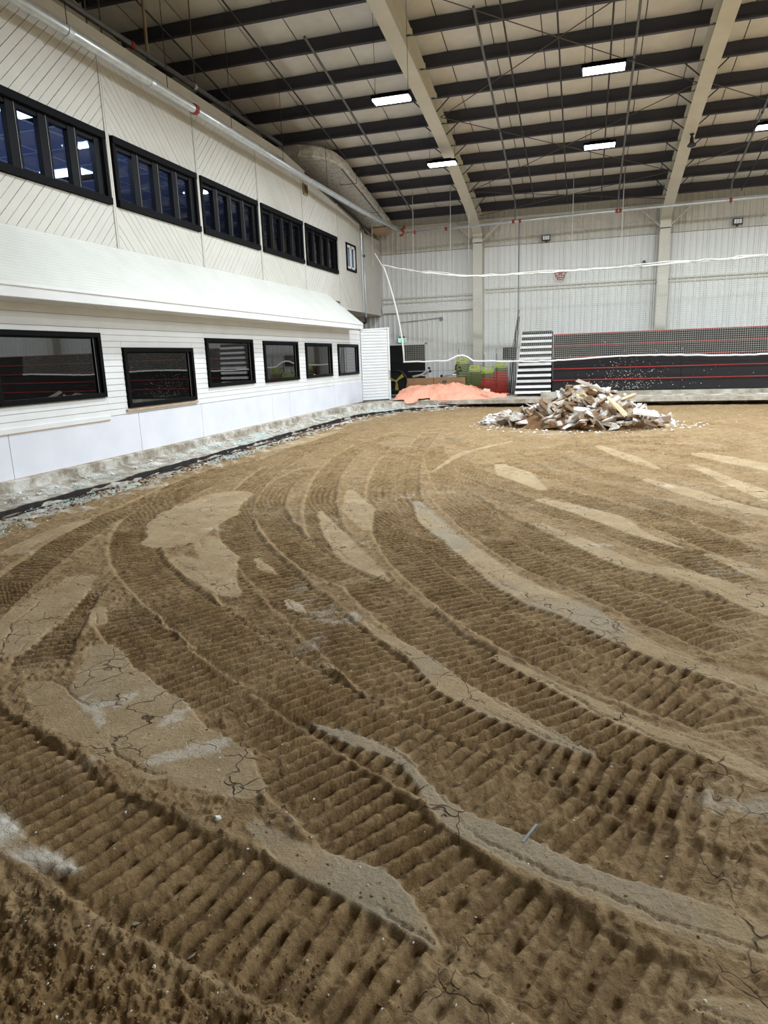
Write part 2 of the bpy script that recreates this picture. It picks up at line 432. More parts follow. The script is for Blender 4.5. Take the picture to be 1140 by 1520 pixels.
# ------------------------------------------------------------ far wall
wf = boxo('wall_far', (-16, YF+.06, -.4), (XR, YF+.2, 8), M['seam']); tag(wf, kind='structure')
def liner(zA, zB, mat):
    m = MB(); w = .9
    m.box((0.004, 0, zA), (w-.004, .03, zB))
    for q in range(4):
        x = .06+q*.225
        m.prism([(x, 0, zA), (x+.02, -.03, zA), (x+.07, -.03, zA), (x+.09, 0, zA)], (0, 0, zB-zA))
    return m.build('wall_panel', mat, wf)
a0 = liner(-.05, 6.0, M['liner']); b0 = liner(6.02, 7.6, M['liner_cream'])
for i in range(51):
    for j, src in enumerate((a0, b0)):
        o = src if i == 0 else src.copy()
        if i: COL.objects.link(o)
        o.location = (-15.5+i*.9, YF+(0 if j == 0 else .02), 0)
for z, h, dep, x0, x1 in ((4.28, .06, .08, -4.3, XR), (4.15, .05, .06, -4.3, XR), (4.1, .07, .07, -8.9, -4.75), (3.92, .05, .06, -8.9, -4.75), (7.0, .08, .2, -8.9, XR)):
    g = boxo('wall_rail', (x0, YF-dep-.02, z), (x1, YF-.03, z+h), M['steel_white']); g.parent = wf
g = boxo('wall_beam', (-8.9, YF-.16, 3.52), (-4.75, YF-.03, 3.8), M['liner']); g.parent = wf
# other walls
w = boxo('wall_right', (XR, YN, -.5), (XR+.2, YF+.3, 12), M['liner']); tag(w, kind='structure')
w = boxo('wall_near', (-16, YN-.2, -.5), (XR+.2, YN, 12), M['liner']); tag(w, kind='structure')

# ------------------------------------------------------------ upper left wall with diagonal boards
wu = boxo('wall_left', (XU-.16, -3, 3.52), (XU-.05, 30.45, 6.5), M['seam']); tag(wu, kind='structure')
# the backing is cut around the windows by rebuilding it as pieces
bpy.data.meshes.remove(wu.data); 
UWZ = (4.74, 5.86)
wins = [(12.33+3.18*i-3.18*2, 12.33+3.18*i-3.18*2+2.93) for i in range(6)]      # 5.97 ... 24.9
wins[2] = (12.33, 15.3)
small = (25.95, 26.95, 4.99, 5.86)
def ztop(y): return 7.66 if y < 20.4 else 7.66-.1015*(y-20.4)
def backing():
    m = MB(); ys = [-3]+[v for w_ in wins for v in w_]+[small[0], small[1], 30.45]
    for i in range(len(ys)-1):
        a, b = ys[i], ys[i+1]
        if i % 2 == 1 and i < 13:
            lo, hi = (UWZ if i < 12 else (small[2], small[3]))
            if i == 13: lo, hi = small[2], small[3]
            m.prism([(XU-.05, a, 3.52), (XU-.05, b, 3.52), (XU-.05, b, lo), (XU-.05, a, lo)], (-.1, 0, 0))
            m.prism([(XU-.05, a, hi), (XU-.05, b, hi), (XU-.05, b, ztop(b)), (XU-.05, a, ztop(a))], (-.1, 0, 0))
        elif i == 13:
            m.prism([(XU-.05, a, 3.52), (XU-.05, b, 3.52), (XU-.05, b, small[2]), (XU-.05, a, small[2])], (-.1, 0, 0))
            m.prism([(XU-.05, a, small[3]), (XU-.05, b, small[3]), (XU-.05, b, ztop(b)), (XU-.05, a, ztop(a))], (-.1, 0, 0))
        else:
            m.prism([(XU-.05, a, 3.52), (XU-.05, b, 3.52), (XU-.05, b, ztop(b)), (XU-.05, a, ztop(a))], (-.1, 0, 0))
    me = m.build('tmp', M['seam']); d = me.data; bpy.data.objects.remove(me); return d
d = backing()
wu = bpy.data.objects.new('wall_left', d); COL.objects.link(wu); tag(wu, kind='structure')
seams = [5.8, 8.98, 12.2, 15.42, 18.6, 21.78, 25.05, 27.55, 30.45]
for i in range(len(seams)-1):
    a, b = seams[i]+.05, seams[i+1]-.05
    if i == len(seams)-2: continue
    sgn = -1 if i % 2 == 0 else 1
    rects = []
    if i < 6: rects = [(a, b, 3.70, UWZ[0]-.09), (a, b, UWZ[1]+.09, None)]
    else: rects = [(a, b, 3.53, small[2]-.07), (a, b, small[3]+.07, None), (a, small[0]-.07, small[2]-.07, small[3]+.07), (small[1]+.07, b, small[2]-.07, small[3]+.07)]
    pitch = .205
    for (ya, yb, za, zb) in rects:
        top = zb if zb is not None else 9.5
        k0 = -40
        for k in range(-170, 170):
            # strip  c0 <= z - sgn*y < c1
            c0 = k*pitch; c1 = c0+pitch-.012
            poly = [(ya, za), (yb, za), (yb, top), (ya, top)]
            poly = clip(poly, -(-sgn), -1, -c0) if False else clip(poly, sgn, -1, -c0)
            if len(poly) < 3: continue
            poly = clip(poly, -sgn, 1, c1)
            if zb is None and len(poly) >= 3:
                sl_ = (ztop(yb)-ztop(ya))/(yb-ya); poly = clip(poly, -sl_, 1, ztop(ya)-sl_*ya-.12)
            if len(poly) < 3 or area(poly) < .004: continue
            m = MB(); m.prism([(XU-.045, p[0], p[1]) for p in poly], (.035+random.uniform(-.003, .003), 0, 0)); m.build('diagonal_board', M['board'], wu)
b = boxo('soffit_board', (XU-.05, 27.6, 3.53), (XU-.012, 30.44, 6.6), M['board']); b.parent = wu
for s in seams[:-1]:
    for off in (-.045, .005):
        m = MB(); m.prism([(XU-.04, s+off, 3.54), (XU-.04, s+off+.04, 3.54), (XU-.04, s+off+.04, ztop(s)-.08), (XU-.04, s+off, ztop(s)-.08)], (.05, 0, 0)); m.build('seam_trim', M['board'], wu)
for a, b in ((-3, 8.98), (8.98, 15.42), (15.42, 20.4), (20.4, 22.0)):
    m = MB(); m.prism([(XU-.15, a, ztop(a)-.16), (XU-.15, b-.006, ztop(b)-.16), (XU-.15, b-.006, ztop(b)+.02), (XU-.15, a, ztop(a)+.02)], (.2, 0, 0)); m.build('top_rail', M['board'], wu)
    m = MB(); m.prism([(XU-.12, a, ztop(a)-.30), (XU-.12, b-.006, ztop(b)-.30), (XU-.12, b-.006, ztop(b)-.27), (XU-.12, a, ztop(a)-.27)], (.14, 0, 0)); m.build('top_moulding', M['board'], wu)
# soffit under the overhang
o = boxo('trim_1', (-14, 24.8, 3.44), (XU, 30.44, 3.53), M['liner_cream']); tag(o, kind='structure')
# windows
wn = 0
for i, (a, b) in enumerate(wins):
    wn += 1
    t = empty('window_%d' % wn, (XU, a, UWZ[0]), kind='structure')
    z0, z1 = UWZ
    m = MB(); e = .085
    m.box((XU-.1, a-.02, z1-e+.04), (XU+.05, b+.02, z1+.08)); m.box((XU-.1, a-.02, z0+.04), (XU+.03, a+e-.02, z1-e+.06)); m.box((XU-.1, b-e+.02, z0+.04), (XU+.03, b+.02, z1-e+.06))
    rel(t, m.build('window_frame', M['black_worn']))
    rel(t, boxo('window_sill', (XU-.1, a-.02, z0-.08), (XU+.06, b+.02, z0+.04), M['black_worn']))
    n = 4; L = (b-a-2*e)/n
    for q in range(n):
        y0 = a+e+q*L
        mm = MB(); mm.box((XU-.14, y0-.0, z0+.04), (XU-.02, y0+.07, z1-.04)); mm.box((XU-.12, y0+L-.17, z0+.04), (XU-.02, y0+L, z1-.04)); mm.box((XU-.13, y0+.07, z1-.13), (XU-.03, y0+L-.17, z1-.04)); mm.box((XU-.13, y0+.07, z0+.04), (XU-.03, y0+L-.17, z0+.08))
        sa = rel(t, mm.build('sash', M['black_frame']))
        mm = MB(); mm.box((XU-.022, y0+.006, z0+.05), (XU-.014, y0+.016, z1-.05)); mm.build('sash_edge_strip', M['galv_dull'], sa)
        g = boxo('pane', (XU-.09, y0+.06, z0+.07), (XU-.084, y0+L-.16, z1-.12), M['glass_up']); g.parent = sa
t = empty('window_%d' % (wn+1), (XU, small[0], small[2]), kind='structure'); wn += 1
a, b, z0, z1 = small
m = MB(); m.box((XU-.1, a-.06, z1), (XU+.03, b+.06, z1+.06)); m.box((XU-.1, a-.06, z0-.08), (XU+.03, b+.06, z0)); m.box((XU-.1, a-.06, z0), (XU+.03, a-.0, z1)); m.box((XU-.1, b, z0), (XU+.03, b+.06, z1)); rel(t, m.build('window_frame', M['black_frame']))
m = MB()
m.box((XU-.05, a, z1-.09), (XU+.0, b, z1)); m.box((XU-.05, a, z0), (XU+.0, b, z0+.09)); m.box((XU-.05, a, z0), (XU+0, a+.09, z1)); m.box((XU-.05, b-.09, z0), (XU+0, b, z1)); m.box((XU-.05, (a+b)/2-.05, z0), (XU+0, (a+b)/2+.05, z1)); rel(t, m.build('sash', M['siding']))
for q in (0, 1):
    rel(t, boxo('pane', (XU-.07, a+.05+q*.45, z0+.05), (XU-.064, a+.5+q*.45, z1-.05), M['glass_up']))
    rel(t, boxo('blind', (XU-.13, a+.05+q*.45, z0+.05), (XU-.12, a+.5+q*.45, z1-.05), M['liner_cream']))
# upper room seen through the glass: dropped ceiling, back wall, light panels
o = boxo('wall_office', (-14.6, 2, 3.5), (-14.5, 30.4, 6.7), M['office_wall']); tag(o, kind='structure')
o = boxo('floor_office', (-14.6, -3, 3.54), (XU-.2, 30.4, 3.6), M['office_wall']); tag(o, kind='structure')
oc = boxo('ceiling_office', (-14.6, 2, 6.36), (XU-.17, 30.4, 6.42), M['dark_room']); tag(oc, kind='structure')
tile = None
for ix in range(4):
    for iy in range(17):
        x0 = -14.3+ix*1.22; y0 = 5.2+iy*1.22
        if (ix, iy) in ((2, 3), (1, 8), (3, 5)): continue
        if tile is None:
            m = MB(); m.box((.03, .03, 0), (1.19, 1.19, .03)); tile = m.build('ceiling_tile', M['ceil_tile'], oc); o = tile
        else: o = tile.copy(); COL.objects.link(o)
        o.location = (x0, y0, 6.32)
m = MB()
for ix in range(5): m.box((-14.3+ix*1.22-.02, 5.2, 6.315), (-14.3+ix*1.22+.02, 26, 6.33))
for iy in range(18): m.box((-14.3, 5.2+iy*1.22-.02, 6.315), (-9.4, 5.2+iy*1.22+.02, 6.33))
m.build('ceiling_grid', M['panel_white'], oc)
for ix, iy in ((2, 3), (1, 8), (3, 5)):
    x0 = -14.3+ix*1.22; y0 = 5.2+iy*1.22
    t = empty('office_light', (x0+.6, y0+.3, 6.3), label='recessed ceiling light seen through the upper windows', cat='office light', group='lights inside the upper room')
    rel(t, boxo('diffuser', (x0+.04, y0+.04, 6.29), (x0+1.18, y0+.58, 6.31), M['office_light'])); rel(t, boxo('frame', (x0, y0, 6.31), (x0+1.22, y0+.62, 6.33), M['panel_white']))
    l = bpy.data.lights.new('lamp', 'AREA'); l.shape = 'RECTANGLE'; l.size = 1.0; l.size_y = .5; l.energy = 85; l.color = (.85, .92, 1)
    lo = bpy.data.objects.new('lamp', l); lo.location = (0, 0, -.03); COL.objects.link(lo); lo.parent = t
o = boxo('vent_block', (XU-.01, 21.88, 6.80), (XU+.05, 22.2, 7.14), M['tan'])
tag(o, label='small brown slotted vent block high on the upper left wall', cat='vent')
for q in range(2):
    s_ = boxo('slot', (XU+.045, 21.93+q*.14, 6.84), (XU+.056, 22.02+q*.14, 7.10), M['black']); s_.parent = o

# ------------------------------------------------------------ skirt roof between the floors
sk = empty('skirt_roof', (XW, 10, 2.7), label='long sloping white board skirt roof between the upper and lower windows', cat='roof')
N = 20; x0, z0, x1, z1 = -7.86, 2.80, XU, 3.86; YE0, YE1 = 24.15, 23.6
for i in range(N):
    a = i/N; b = (i+1)/N+.006
    xa, za, xb, zb = x0+(x1-x0)*a, z0+(z1-z0)*a, x0+(x1-x0)*b, z0+(z1-z0)*b
    nx, nz = .7, .7; th = .009
    ye = YE0+(YE1-YE0)*a
    m = MB(); m.prism([(xa+nx*th, -3, za+nz*th), (xa, -3, za), (xb, -3, zb), (xb+.004, -3, zb+.004)], (0, ye+3, 0))
    rel(sk, m.build('course_board', M['skirt']))
m = MB(); m.prism([(x0, -3, z0-.18), (x0+.03, -3, z0-.18), (x0+.03, -3, z0+.03), (x0, -3, z0+.03)], (0, YE0+3.05, 0)); rel(sk, m.build('fascia', M['siding']))
m = MB(); m.box((x0-.005, -3, z0-.03), (x0+.045, YE0+.05, z0-.015)); rel(sk, m.build('fascia_groove', M['skirt']))
m = MB(); m.box((XW-.05, -3, z0-.19), (x0+.01, YE0, z0-.15)); rel(sk, m.build('soffit', M['skirt']))
m = MB(); m.prism([(x0+.03, YE0, z0-.18), (x0+.03, YE0, z0+.02), (x1, YE1+.05, z1), (x1, YE0, z0-.18)], (0, .04, 0)); rel(sk, m.build('end_board', M['siding']))
m = MB(); m.prism([(XU, -3, 3.84), (XU+.05, -3, 3.80), (XU+.05, -3, 3.72), (XU, -3, 3.74)], (0, YE1+3, 0)); rel(sk, m.build('flashing', M['skirt']))

# ------------------------------------------------------------ lower clapboard wall
wl = boxo('wall_lower_left', (XW-.2, -3, -.3), (XW-.19, 25.5, -.29), M['seam']); bpy.data.meshes.remove(wl.data)
LW = [(5.2, 7.55, 1.1, 2.17), (8.2, 10.55, 1.1, 2.17), (11.22, 13.55, .85, 1.92), (14.2, 16.45, 1.09, 2.14), (17.15, 19.38, 1.07, 2.12), (20.05, 22.25, 1.08, 2.10), (22.95, 25.1, 1.06, 2.09)]
WE = 25.5
m = MB(); ys = [-3]+[v for q in LW for v in q[:2]]+[WE]
for i in range(len(ys)-1):
    a, b = ys[i], ys[i+1]
    if i % 2: 
        q = LW[i//2]; m.box((XW-.1, a, -.05), (XW-.02, b, q[2])); m.box((XW-.1, a, q[3]), (XW-.02, b, 2.72))
    else: m.box((XW-.1, a, -.05), (XW-.02, b, 2.72))
oo = m.build('wall_lower_left', M['seam']); wl = oo; tag(wl, kind='structure')
row = .112; z = .72
while z < 2.62:
    zt = min(z+row, 2.64)
    if z > 2.2: zt = min(z+.2, 2.64)
    cuts = [-3]
    for q in LW:
        if zt > q[2]-.05 and z < q[3]+.05: cuts += [q[0]-.05, q[1]+.05]
    cuts.append(WE)
    for i in range(0, len(cuts), 2):
        a, b = cuts[i], cuts[i+1]
        if b-a < .05: continue
        m = MB(); m.prism([(XW-.03, a+.003, z), (XW+.004, a+.003, z), (XW-.004, a+.003, zt-.006), (XW-.03, a+.003, zt-.006)], (0, b-a-.006, 0)); m.build('clapboard', M['siding'], wl)
    for q in LW:
        if zt > q[2]-.05 and z < q[3]+.05:
            for za_, zb_ in ((z, min(zt-.006, q[2]-.03)), (max(z, q[3]+.03), zt-.006)):
                if zb_-za_ > .012: m = MB(); m.prism([(XW-.03, q[0]-.047, za_), (XW+.004, q[0]-.047, za_), (XW-.003, q[0]-.047, zb_), (XW-.03, q[0]-.047, zb_)], (0, q[1]-q[0]+.094, 0)); m.build('clapboard', M['siding'], wl)
    z = z+row if z <= 2.2 else z+.2
# smooth white lower panels, joints as in the photograph
pj_ = [-3, 1.5, 4.8, 8.3, 11.45, 14.05, 17.2, 20.5, 23.4, WE]
pj_ = [-3, 1.6, 4.9, 8.25, 11.45, 13.75, 17.45, 18.6, 22.4, WE]
for i in range(len(pj_)-1):
    a, b = pj_[i], pj_[i+1]
    zt = .71 if b < 22.5 else .74
    m = MB(); m.box((XW-.02, a+.006, -.03), (XW+.012, b-.006, zt)); m.build('white_panel', M['panel_white'], wl)
o = boxo('timber_strip', (XW-.01, -3, .66), (XW+.03, 10.62, .73), M['siding']); o.parent = wl
o = boxo('timber_edge', (XW+.0, -3, .645), (XW+.03, 10.6, .66), M['timber']); o.parent = wl
o = boxo('timber_edge', (XW+.0, 11.1, .76), (XW+.05, 13.6, .80), M['timber']); o.parent = wl
o = boxo('sill_strip', (XW-.01, -3, -.06), (XW+.035, WE, -.03), M['timber']); o.parent = wl
# windows
for q in LW:
    wn += 1; a, b, z0, z1 = q; t = empty('window_%d' % wn, (XW, a, z0), kind='structure')
    e = .05
    m = MB(); m.box((XW-.1, a-.03, z1-e), (XW+.045, b+.03, z1+.03)); m.box((XW-.1, a-.03, z0-.03), (XW+.045, b+.03, z0+e)); m.box((XW-.1, a-.03, z0+e), (XW+.045, a+e, z1-e)); m.box((XW-.1, b-e, z0+e), (XW+.045, b+.03, z1-e))
    rel(t, m.build('window_frame', M['black_frame']))
    m = MB(); m.box((XW-.06, b-e-.07, z0+e), (XW-.0, b-e, z1-e)); m.box((XW-.09, a+e, z0+e), (XW-.01, a+e+.03, z1-e)); m.box((XW-.09, a+e, z1-e-.03), (XW-.01, b-e, z1-e)); rel(t, m.build('sash', M['black_frame']))
    rel(t, boxo('sash_edge_strip', (XW-.004, b-e-.085, z0+e), (XW+.002, b-e-.072, z1-e), M['galv_dull']))
    rel(t, boxo('pane', (XW-.03, a+e, z0+e), (XW-.024, b-e-.06, z1-e), M['glass_low']))
o = boxo('wall_lower_room', (-13, -3, -.1), (-12.9, WE, 3.4), M['dark_room']); tag(o, kind='structure')
o = boxo('floor_lower_room', (-13, -3, -.1), (XW-.1, WE, -.05), M['dark_room']); tag(o, kind='structure')
o = boxo('ceiling_lower_room', (-14.6, -3, 2.75), (XW-.1, WE, 2.80), M['dark_room']); tag(o, kind='structure')
o = boxo('wall_lower_end', (-13, WE, -.1), (XW-.05, WE+.1, 2.72), M['siding']); tag(o, kind='structure')
# wing panel set at 45 degrees
wg = empty('wing_wall', (XW, WE, 0), label='white clapboard wing panel set at an angle at the end of the lower wall', cat='wall panel')
L = 1.2; c = math.sqrt(.5)
def wp(s, d, z): return (XW+s*c+d*c, WE+s*c-d*c, z)
z = 0.0
while z < 2.6:
    m = MB(); m.prism([wp(.02, -.02, z), wp(.02, .016, z), wp(.02, -.004, z+row-.006), wp(.02, -.02, z+row-.006)], (Vector(wp(L, 0, 0))-Vector(wp(0, 0, 0)))*.97); rel(wg, m.build('clapboard', M['siding'])); z += row
m = MB(); m.prism([wp(0, -.06, -.05), wp(L, -.06, -.05), wp(L, -.02, -.05), wp(0, -.02, -.05)], (0, 0, 2.72)); rel(wg, m.build('backing', M['seam']))
m = MB(); m.prism([wp(L-.02, -.08, -.05), wp(L+.06, -.08, -.05), wp(L+.06, .04, -.05), wp(L-.02, .04, -.05)], (0, 0, 2.78)); rel(wg, m.build('end_post', M['siding']))
m = MB(); m.prism([wp(0, -.08, 2.64), wp(L+.06, -.08, 2.70), wp(L+.06, .05, 2.70), wp(L*.5, .0, 2.66), wp(0, .05, 2.64)], (0, 0, .05)); rel(wg, m.build('cap', M['siding']))
m = MB(); m.tube([wp(L+.02, .05, .75), wp(L+.02, .10, .80), wp(L+.02, .10, 1.05), wp(L+.02, .05, 1.10)], .015, 6); rel(wg, m.build('handle', M['galv_dull']))

# ------------------------------------------------------------ kerb
def sweep(prof_fn, name, mat, seed, amp, paint=None, dmat=None):
    pts = []; n = None
    P = []
    # resample path at ~.12 m
    cum = 0; last = None; out = []
    for p in KP:
        if last is not None:
            L = math.hypot(p[0]-last[0], p[1]-last[1]); k = max(1, int(L/.1))
            for j in range(k):
                t = (j+1)/k; out.append(tuple(last[q]+(p[q]-last[q])*t for q in range(4)))
        else: out.append(p)
        last = p
    s = 0; V = []; pr = []
    prev = out[0]
    for p in out:
        s += math.hypot(p[0]-prev[0], p[1]-prev[1]); prev = p
        pf = prof_fn(s, p)
        n = len(pf)
        for (d, z, a) in pf: V.append((p[0]+p[2]*d, p[1]+p[3]*d, z)); pr.append(a)
    V = np.array(V); A = np.array(pr)
    nz = fbm(V[:, 0]+V[:, 1]*.3, V[:, 1]+V[:, 2]*3, 4.0, 5, seed, .6); nz2 = fbm(V[:, 0], V[:, 1]+V[:, 2]*2, 3.1, 4, seed+9, .6)
    V[:, 2] += nz*amp*A; V[:, 0] += nz2*amp*1.2*A; V[:, 1] += nz*amp*.8*A
    F = []
    m_ = len(out)
    for i in range(m_-1):
        for j in range(n-1): F.append((i*n+j, i*n+j+1, (i+1)*n+j+1, (i+1)*n+j))
    me = bpy.data.meshes.new(name); me.from_pydata(V.tolist(), [], F); me.materials.append(mat)
    at = me.attributes.new('paint', 'FLOAT', 'POINT'); at.data.foreach_set('value', np.clip(A*.9, 0, 1).astype(np.float32))
    me.polygons.foreach_set('use_smooth', [False]*len(F)); me.update()
    o = bpy.data.objects.new(name, me); COL.objects.link(o); return o
def w_right(p): return min(1, max(0, (p[0]+3.5)/3.0))
def prof(s, p):
    k = w_right(p)
    A = [(-.6, -.02, 0), (0, -.03, 0), (.12, -.035, 0), (.145, -.05, .1), (.15, -.19, .15), (.30, -.21, .8), (.5, -.22, 1), (.7, -.24, .9), (.85, -.25, .7), (.9, -.27, .6), (.93, -.31, .1), (.94, -.42, .1), (1.0, -.45, .1)]
    B = [(-.6, .0, 0), (0, .0, 0), (.12, .0, 0), (.3, .0, .0), (.5, .0, .0), (.62, -.005, .1), (.64, -.02, .3), (.65, -.03, .3), (1.0, -.035, .4), (1.2, -.04, .4), (1.24, -.08, .3), (1.26, -.35, .3), (1.3, -.5, .2)]
    return [(a[0]*(1-k)+b[0]*k, a[1]*(1-k)+b[1]*k, a[2]*(1-k)+b[2]*k) for a, b in zip(A, B)]
def sub(fn, k, ext=8):
    """densify a profile"""
    def g(s, p):
        P = fn(s, p); out = []
        for a, b in zip(P[:-1], P[1:]):
            L = math.hypot(a[0]-b[0], a[1]-b[1]); n = max(1, int(L/.07)) if a[0] >= 0 else 1
            n = k.setdefault((id(fn), P.index(a)), n)
            for j in range(n): out.append(tuple(a[q]+(b[q]-a[q])*j/n for q in range(3)))
        out.append(P[-1]); return out
    return g
kerb = sweep(sub(prof, {}), 'trim_2', M['kerb'], 3, .075); tag(kerb, kind='structure')
def prof2(s, p):   # outer crumbled ledge below the black header
    k = w_right(p)
    return [(.90, -.37-.2*k, .1), (1.0, -.345-.2*k, .5), (1.15, -.335-.2*k, 1), (1.35, -.34-.2*k, 1), (1.5, -.37-.15*k, .7), (1.62, -.5, .3)]
k2 = sweep(sub(prof2, {}), 'trim_3', M['kerb'], 33, .07); tag(k2, kind='structure')
def header():
    """two thin crumbling black strips beside the ice header with short cross pieces"""
    m = MB(); last = None; s = 0
    P_ = []
    for a, b in zip(KP[:-1], KP[1:]):
        if a[0] > -3.2: break
        for j in range(3): P_.append(tuple(a[k]+(b[k]-a[k])*j/3 for k in range(4)))
    for k_, (off, zc, hh_, thr) in enumerate(((.93, -.275, .05, -.45), (1.0, -.345, .035, -.25))):
        last = None
        for p in P_:
            n1 = float(fbm(np.array([p[0]*1.]), np.array([p[1]*1.]), 2.2, 4, 70+k_, .7)[0]); n2 = float(fbm(np.array([p[0]]), np.array([p[1]]), 5, 3, 80+k_, .7)[0])
            q = (p[0]+p[2]*(off+.04*n2), p[1]+p[3]*(off+.04*n2)); h = hh_*(1+1.1*n1) if n1 > thr else 0
            z = zc+.025*n2
            if last is not None and h > 0 and last[2] > 0:
                u, uz, uh = last[0], last[1], last[2]
                m.add([(u[0], u[1], uz-uh), (q[0], q[1], z-h), (q[0], q[1], z+h*.6), (u[0], u[1], uz+uh*.6), (u[0]-p[2]*.06, u[1]-p[3]*.06, uz+uh*.5), (q[0]-p[2]*.06, q[1]-p[3]*.06, z+h*.5)], [(0, 1, 2, 3), (3, 2, 5, 4)])
            last = (q, z, h)
    o = m.build('header_strip', M['trench'], kerb); o['kind'] = 'stuff'; return o
header()
# flat concrete apron behind the kerb
ap = MB(); ap.box((-13, 25.6, -.2), (XR, YF+.1, -.06)); ap = ap.build('floor_apron', M['concrete']); tag(ap, kind='structure')
ap2 = boxo('trim_4', (-1.7, 26.98, -.06), (XR, YF+.02, .10), M['concrete']); tag(ap2, kind='structure')
# crumbs and broken lumps on the ledges (nobody could count them)
def lump(m, c, r, flat=.6):
    vs = []
    rt = Matrix.Rotation(random.uniform(0, 6.28), 3, 'Z') @ Matrix.Rotation(random.uniform(-.6, .6), 3, 'X')
    for v in ((1, 0, 0), (-1, 0, 0), (0, 1, 0), (0, -1, 0), (0, 0, 1), (0, 0, -1)):
        q = Vector(v)*r*random.uniform(.6, 1.3); q.z *= flat; vs.append(Vector(c)+rt @ q)
    m.add(vs, [(0, 2, 4), (2, 1, 4), (1, 3, 4), (3, 0, 4), (2, 0, 5), (1, 2, 5), (3, 1, 5), (0, 3, 5)])
def scatter_kerb(name, mat, n, d0, d1, zf, rmin, rmax, seed, pred=lambda p: True):
    random.seed(seed); m = MB()
    KK = [p for p in KP if pred(p)]
    for i in range(n):
        p = random.choice(KK); d = random.uniform(d0, d1); j = random.uniform(-.2, .2)
        x = p[0]+p[2]*d-p[3]*j; y = p[1]+p[3]*d+p[2]*j
        lump(m, (x, y, zf(d)), random.uniform(rmin, rmax)**1.0)
    o = m.build(name, mat); return o
left = lambda p: p[1] > 2 and p[0] < -2.5
M['white_crumb'] = simple('white_crumb', (222, 222, 216), .9); M['turq'] = simple('turquoise_crumb', (196, 216, 214), .8); M['mudcrumb'] = simple('mud_crumb', (132, 104, 68), .95)
for (nm, mt, n, a, b_, zf, r_, R_, sd, lb) in (
    ('white_crumbs', M['white_crumb'], 500, .15, .85, lambda d: -.20, .01, .04, 4, 'white crumbs of broken concrete lying on the kerb ledge'),
    ('turquoise_flakes', M['turq'], 500, .18, .6, lambda d: -.20, .005, .018, 5, 'pale turquoise paint flakes lying on the kerb ledge'),
    ('broken_edge_crumbs', M['chunk3'], 1000, 1.0, 1.5, lambda d: -.325, .012, .05, 6, 'grey broken concrete crumbs along the foot of the kerb')):
    o = scatter_kerb(nm, mt, n, a, b_, zf, r_, R_, sd, left); tag(o, label=lb, cat='rubble crumbs', kind='stuff')
random.seed(3)
m = MB()
for (cx, cy, n, sp) in ((-7.15, 8.0, 90, .5), (-7.05, 12.6, 120, .4), (-6.75, 6.2, 60, .5)):
    for i in range(n*2): lump(m, (cx+random.gauss(0, .12), cy+random.gauss(0, sp), -.31+random.uniform(0, .03)), random.uniform(.006, .022), .5)
tag(m.build('turquoise_heap', M['turq']), label='small heaps of pale turquoise paint debris beside the kerb', cat='paint debris', kind='stuff')

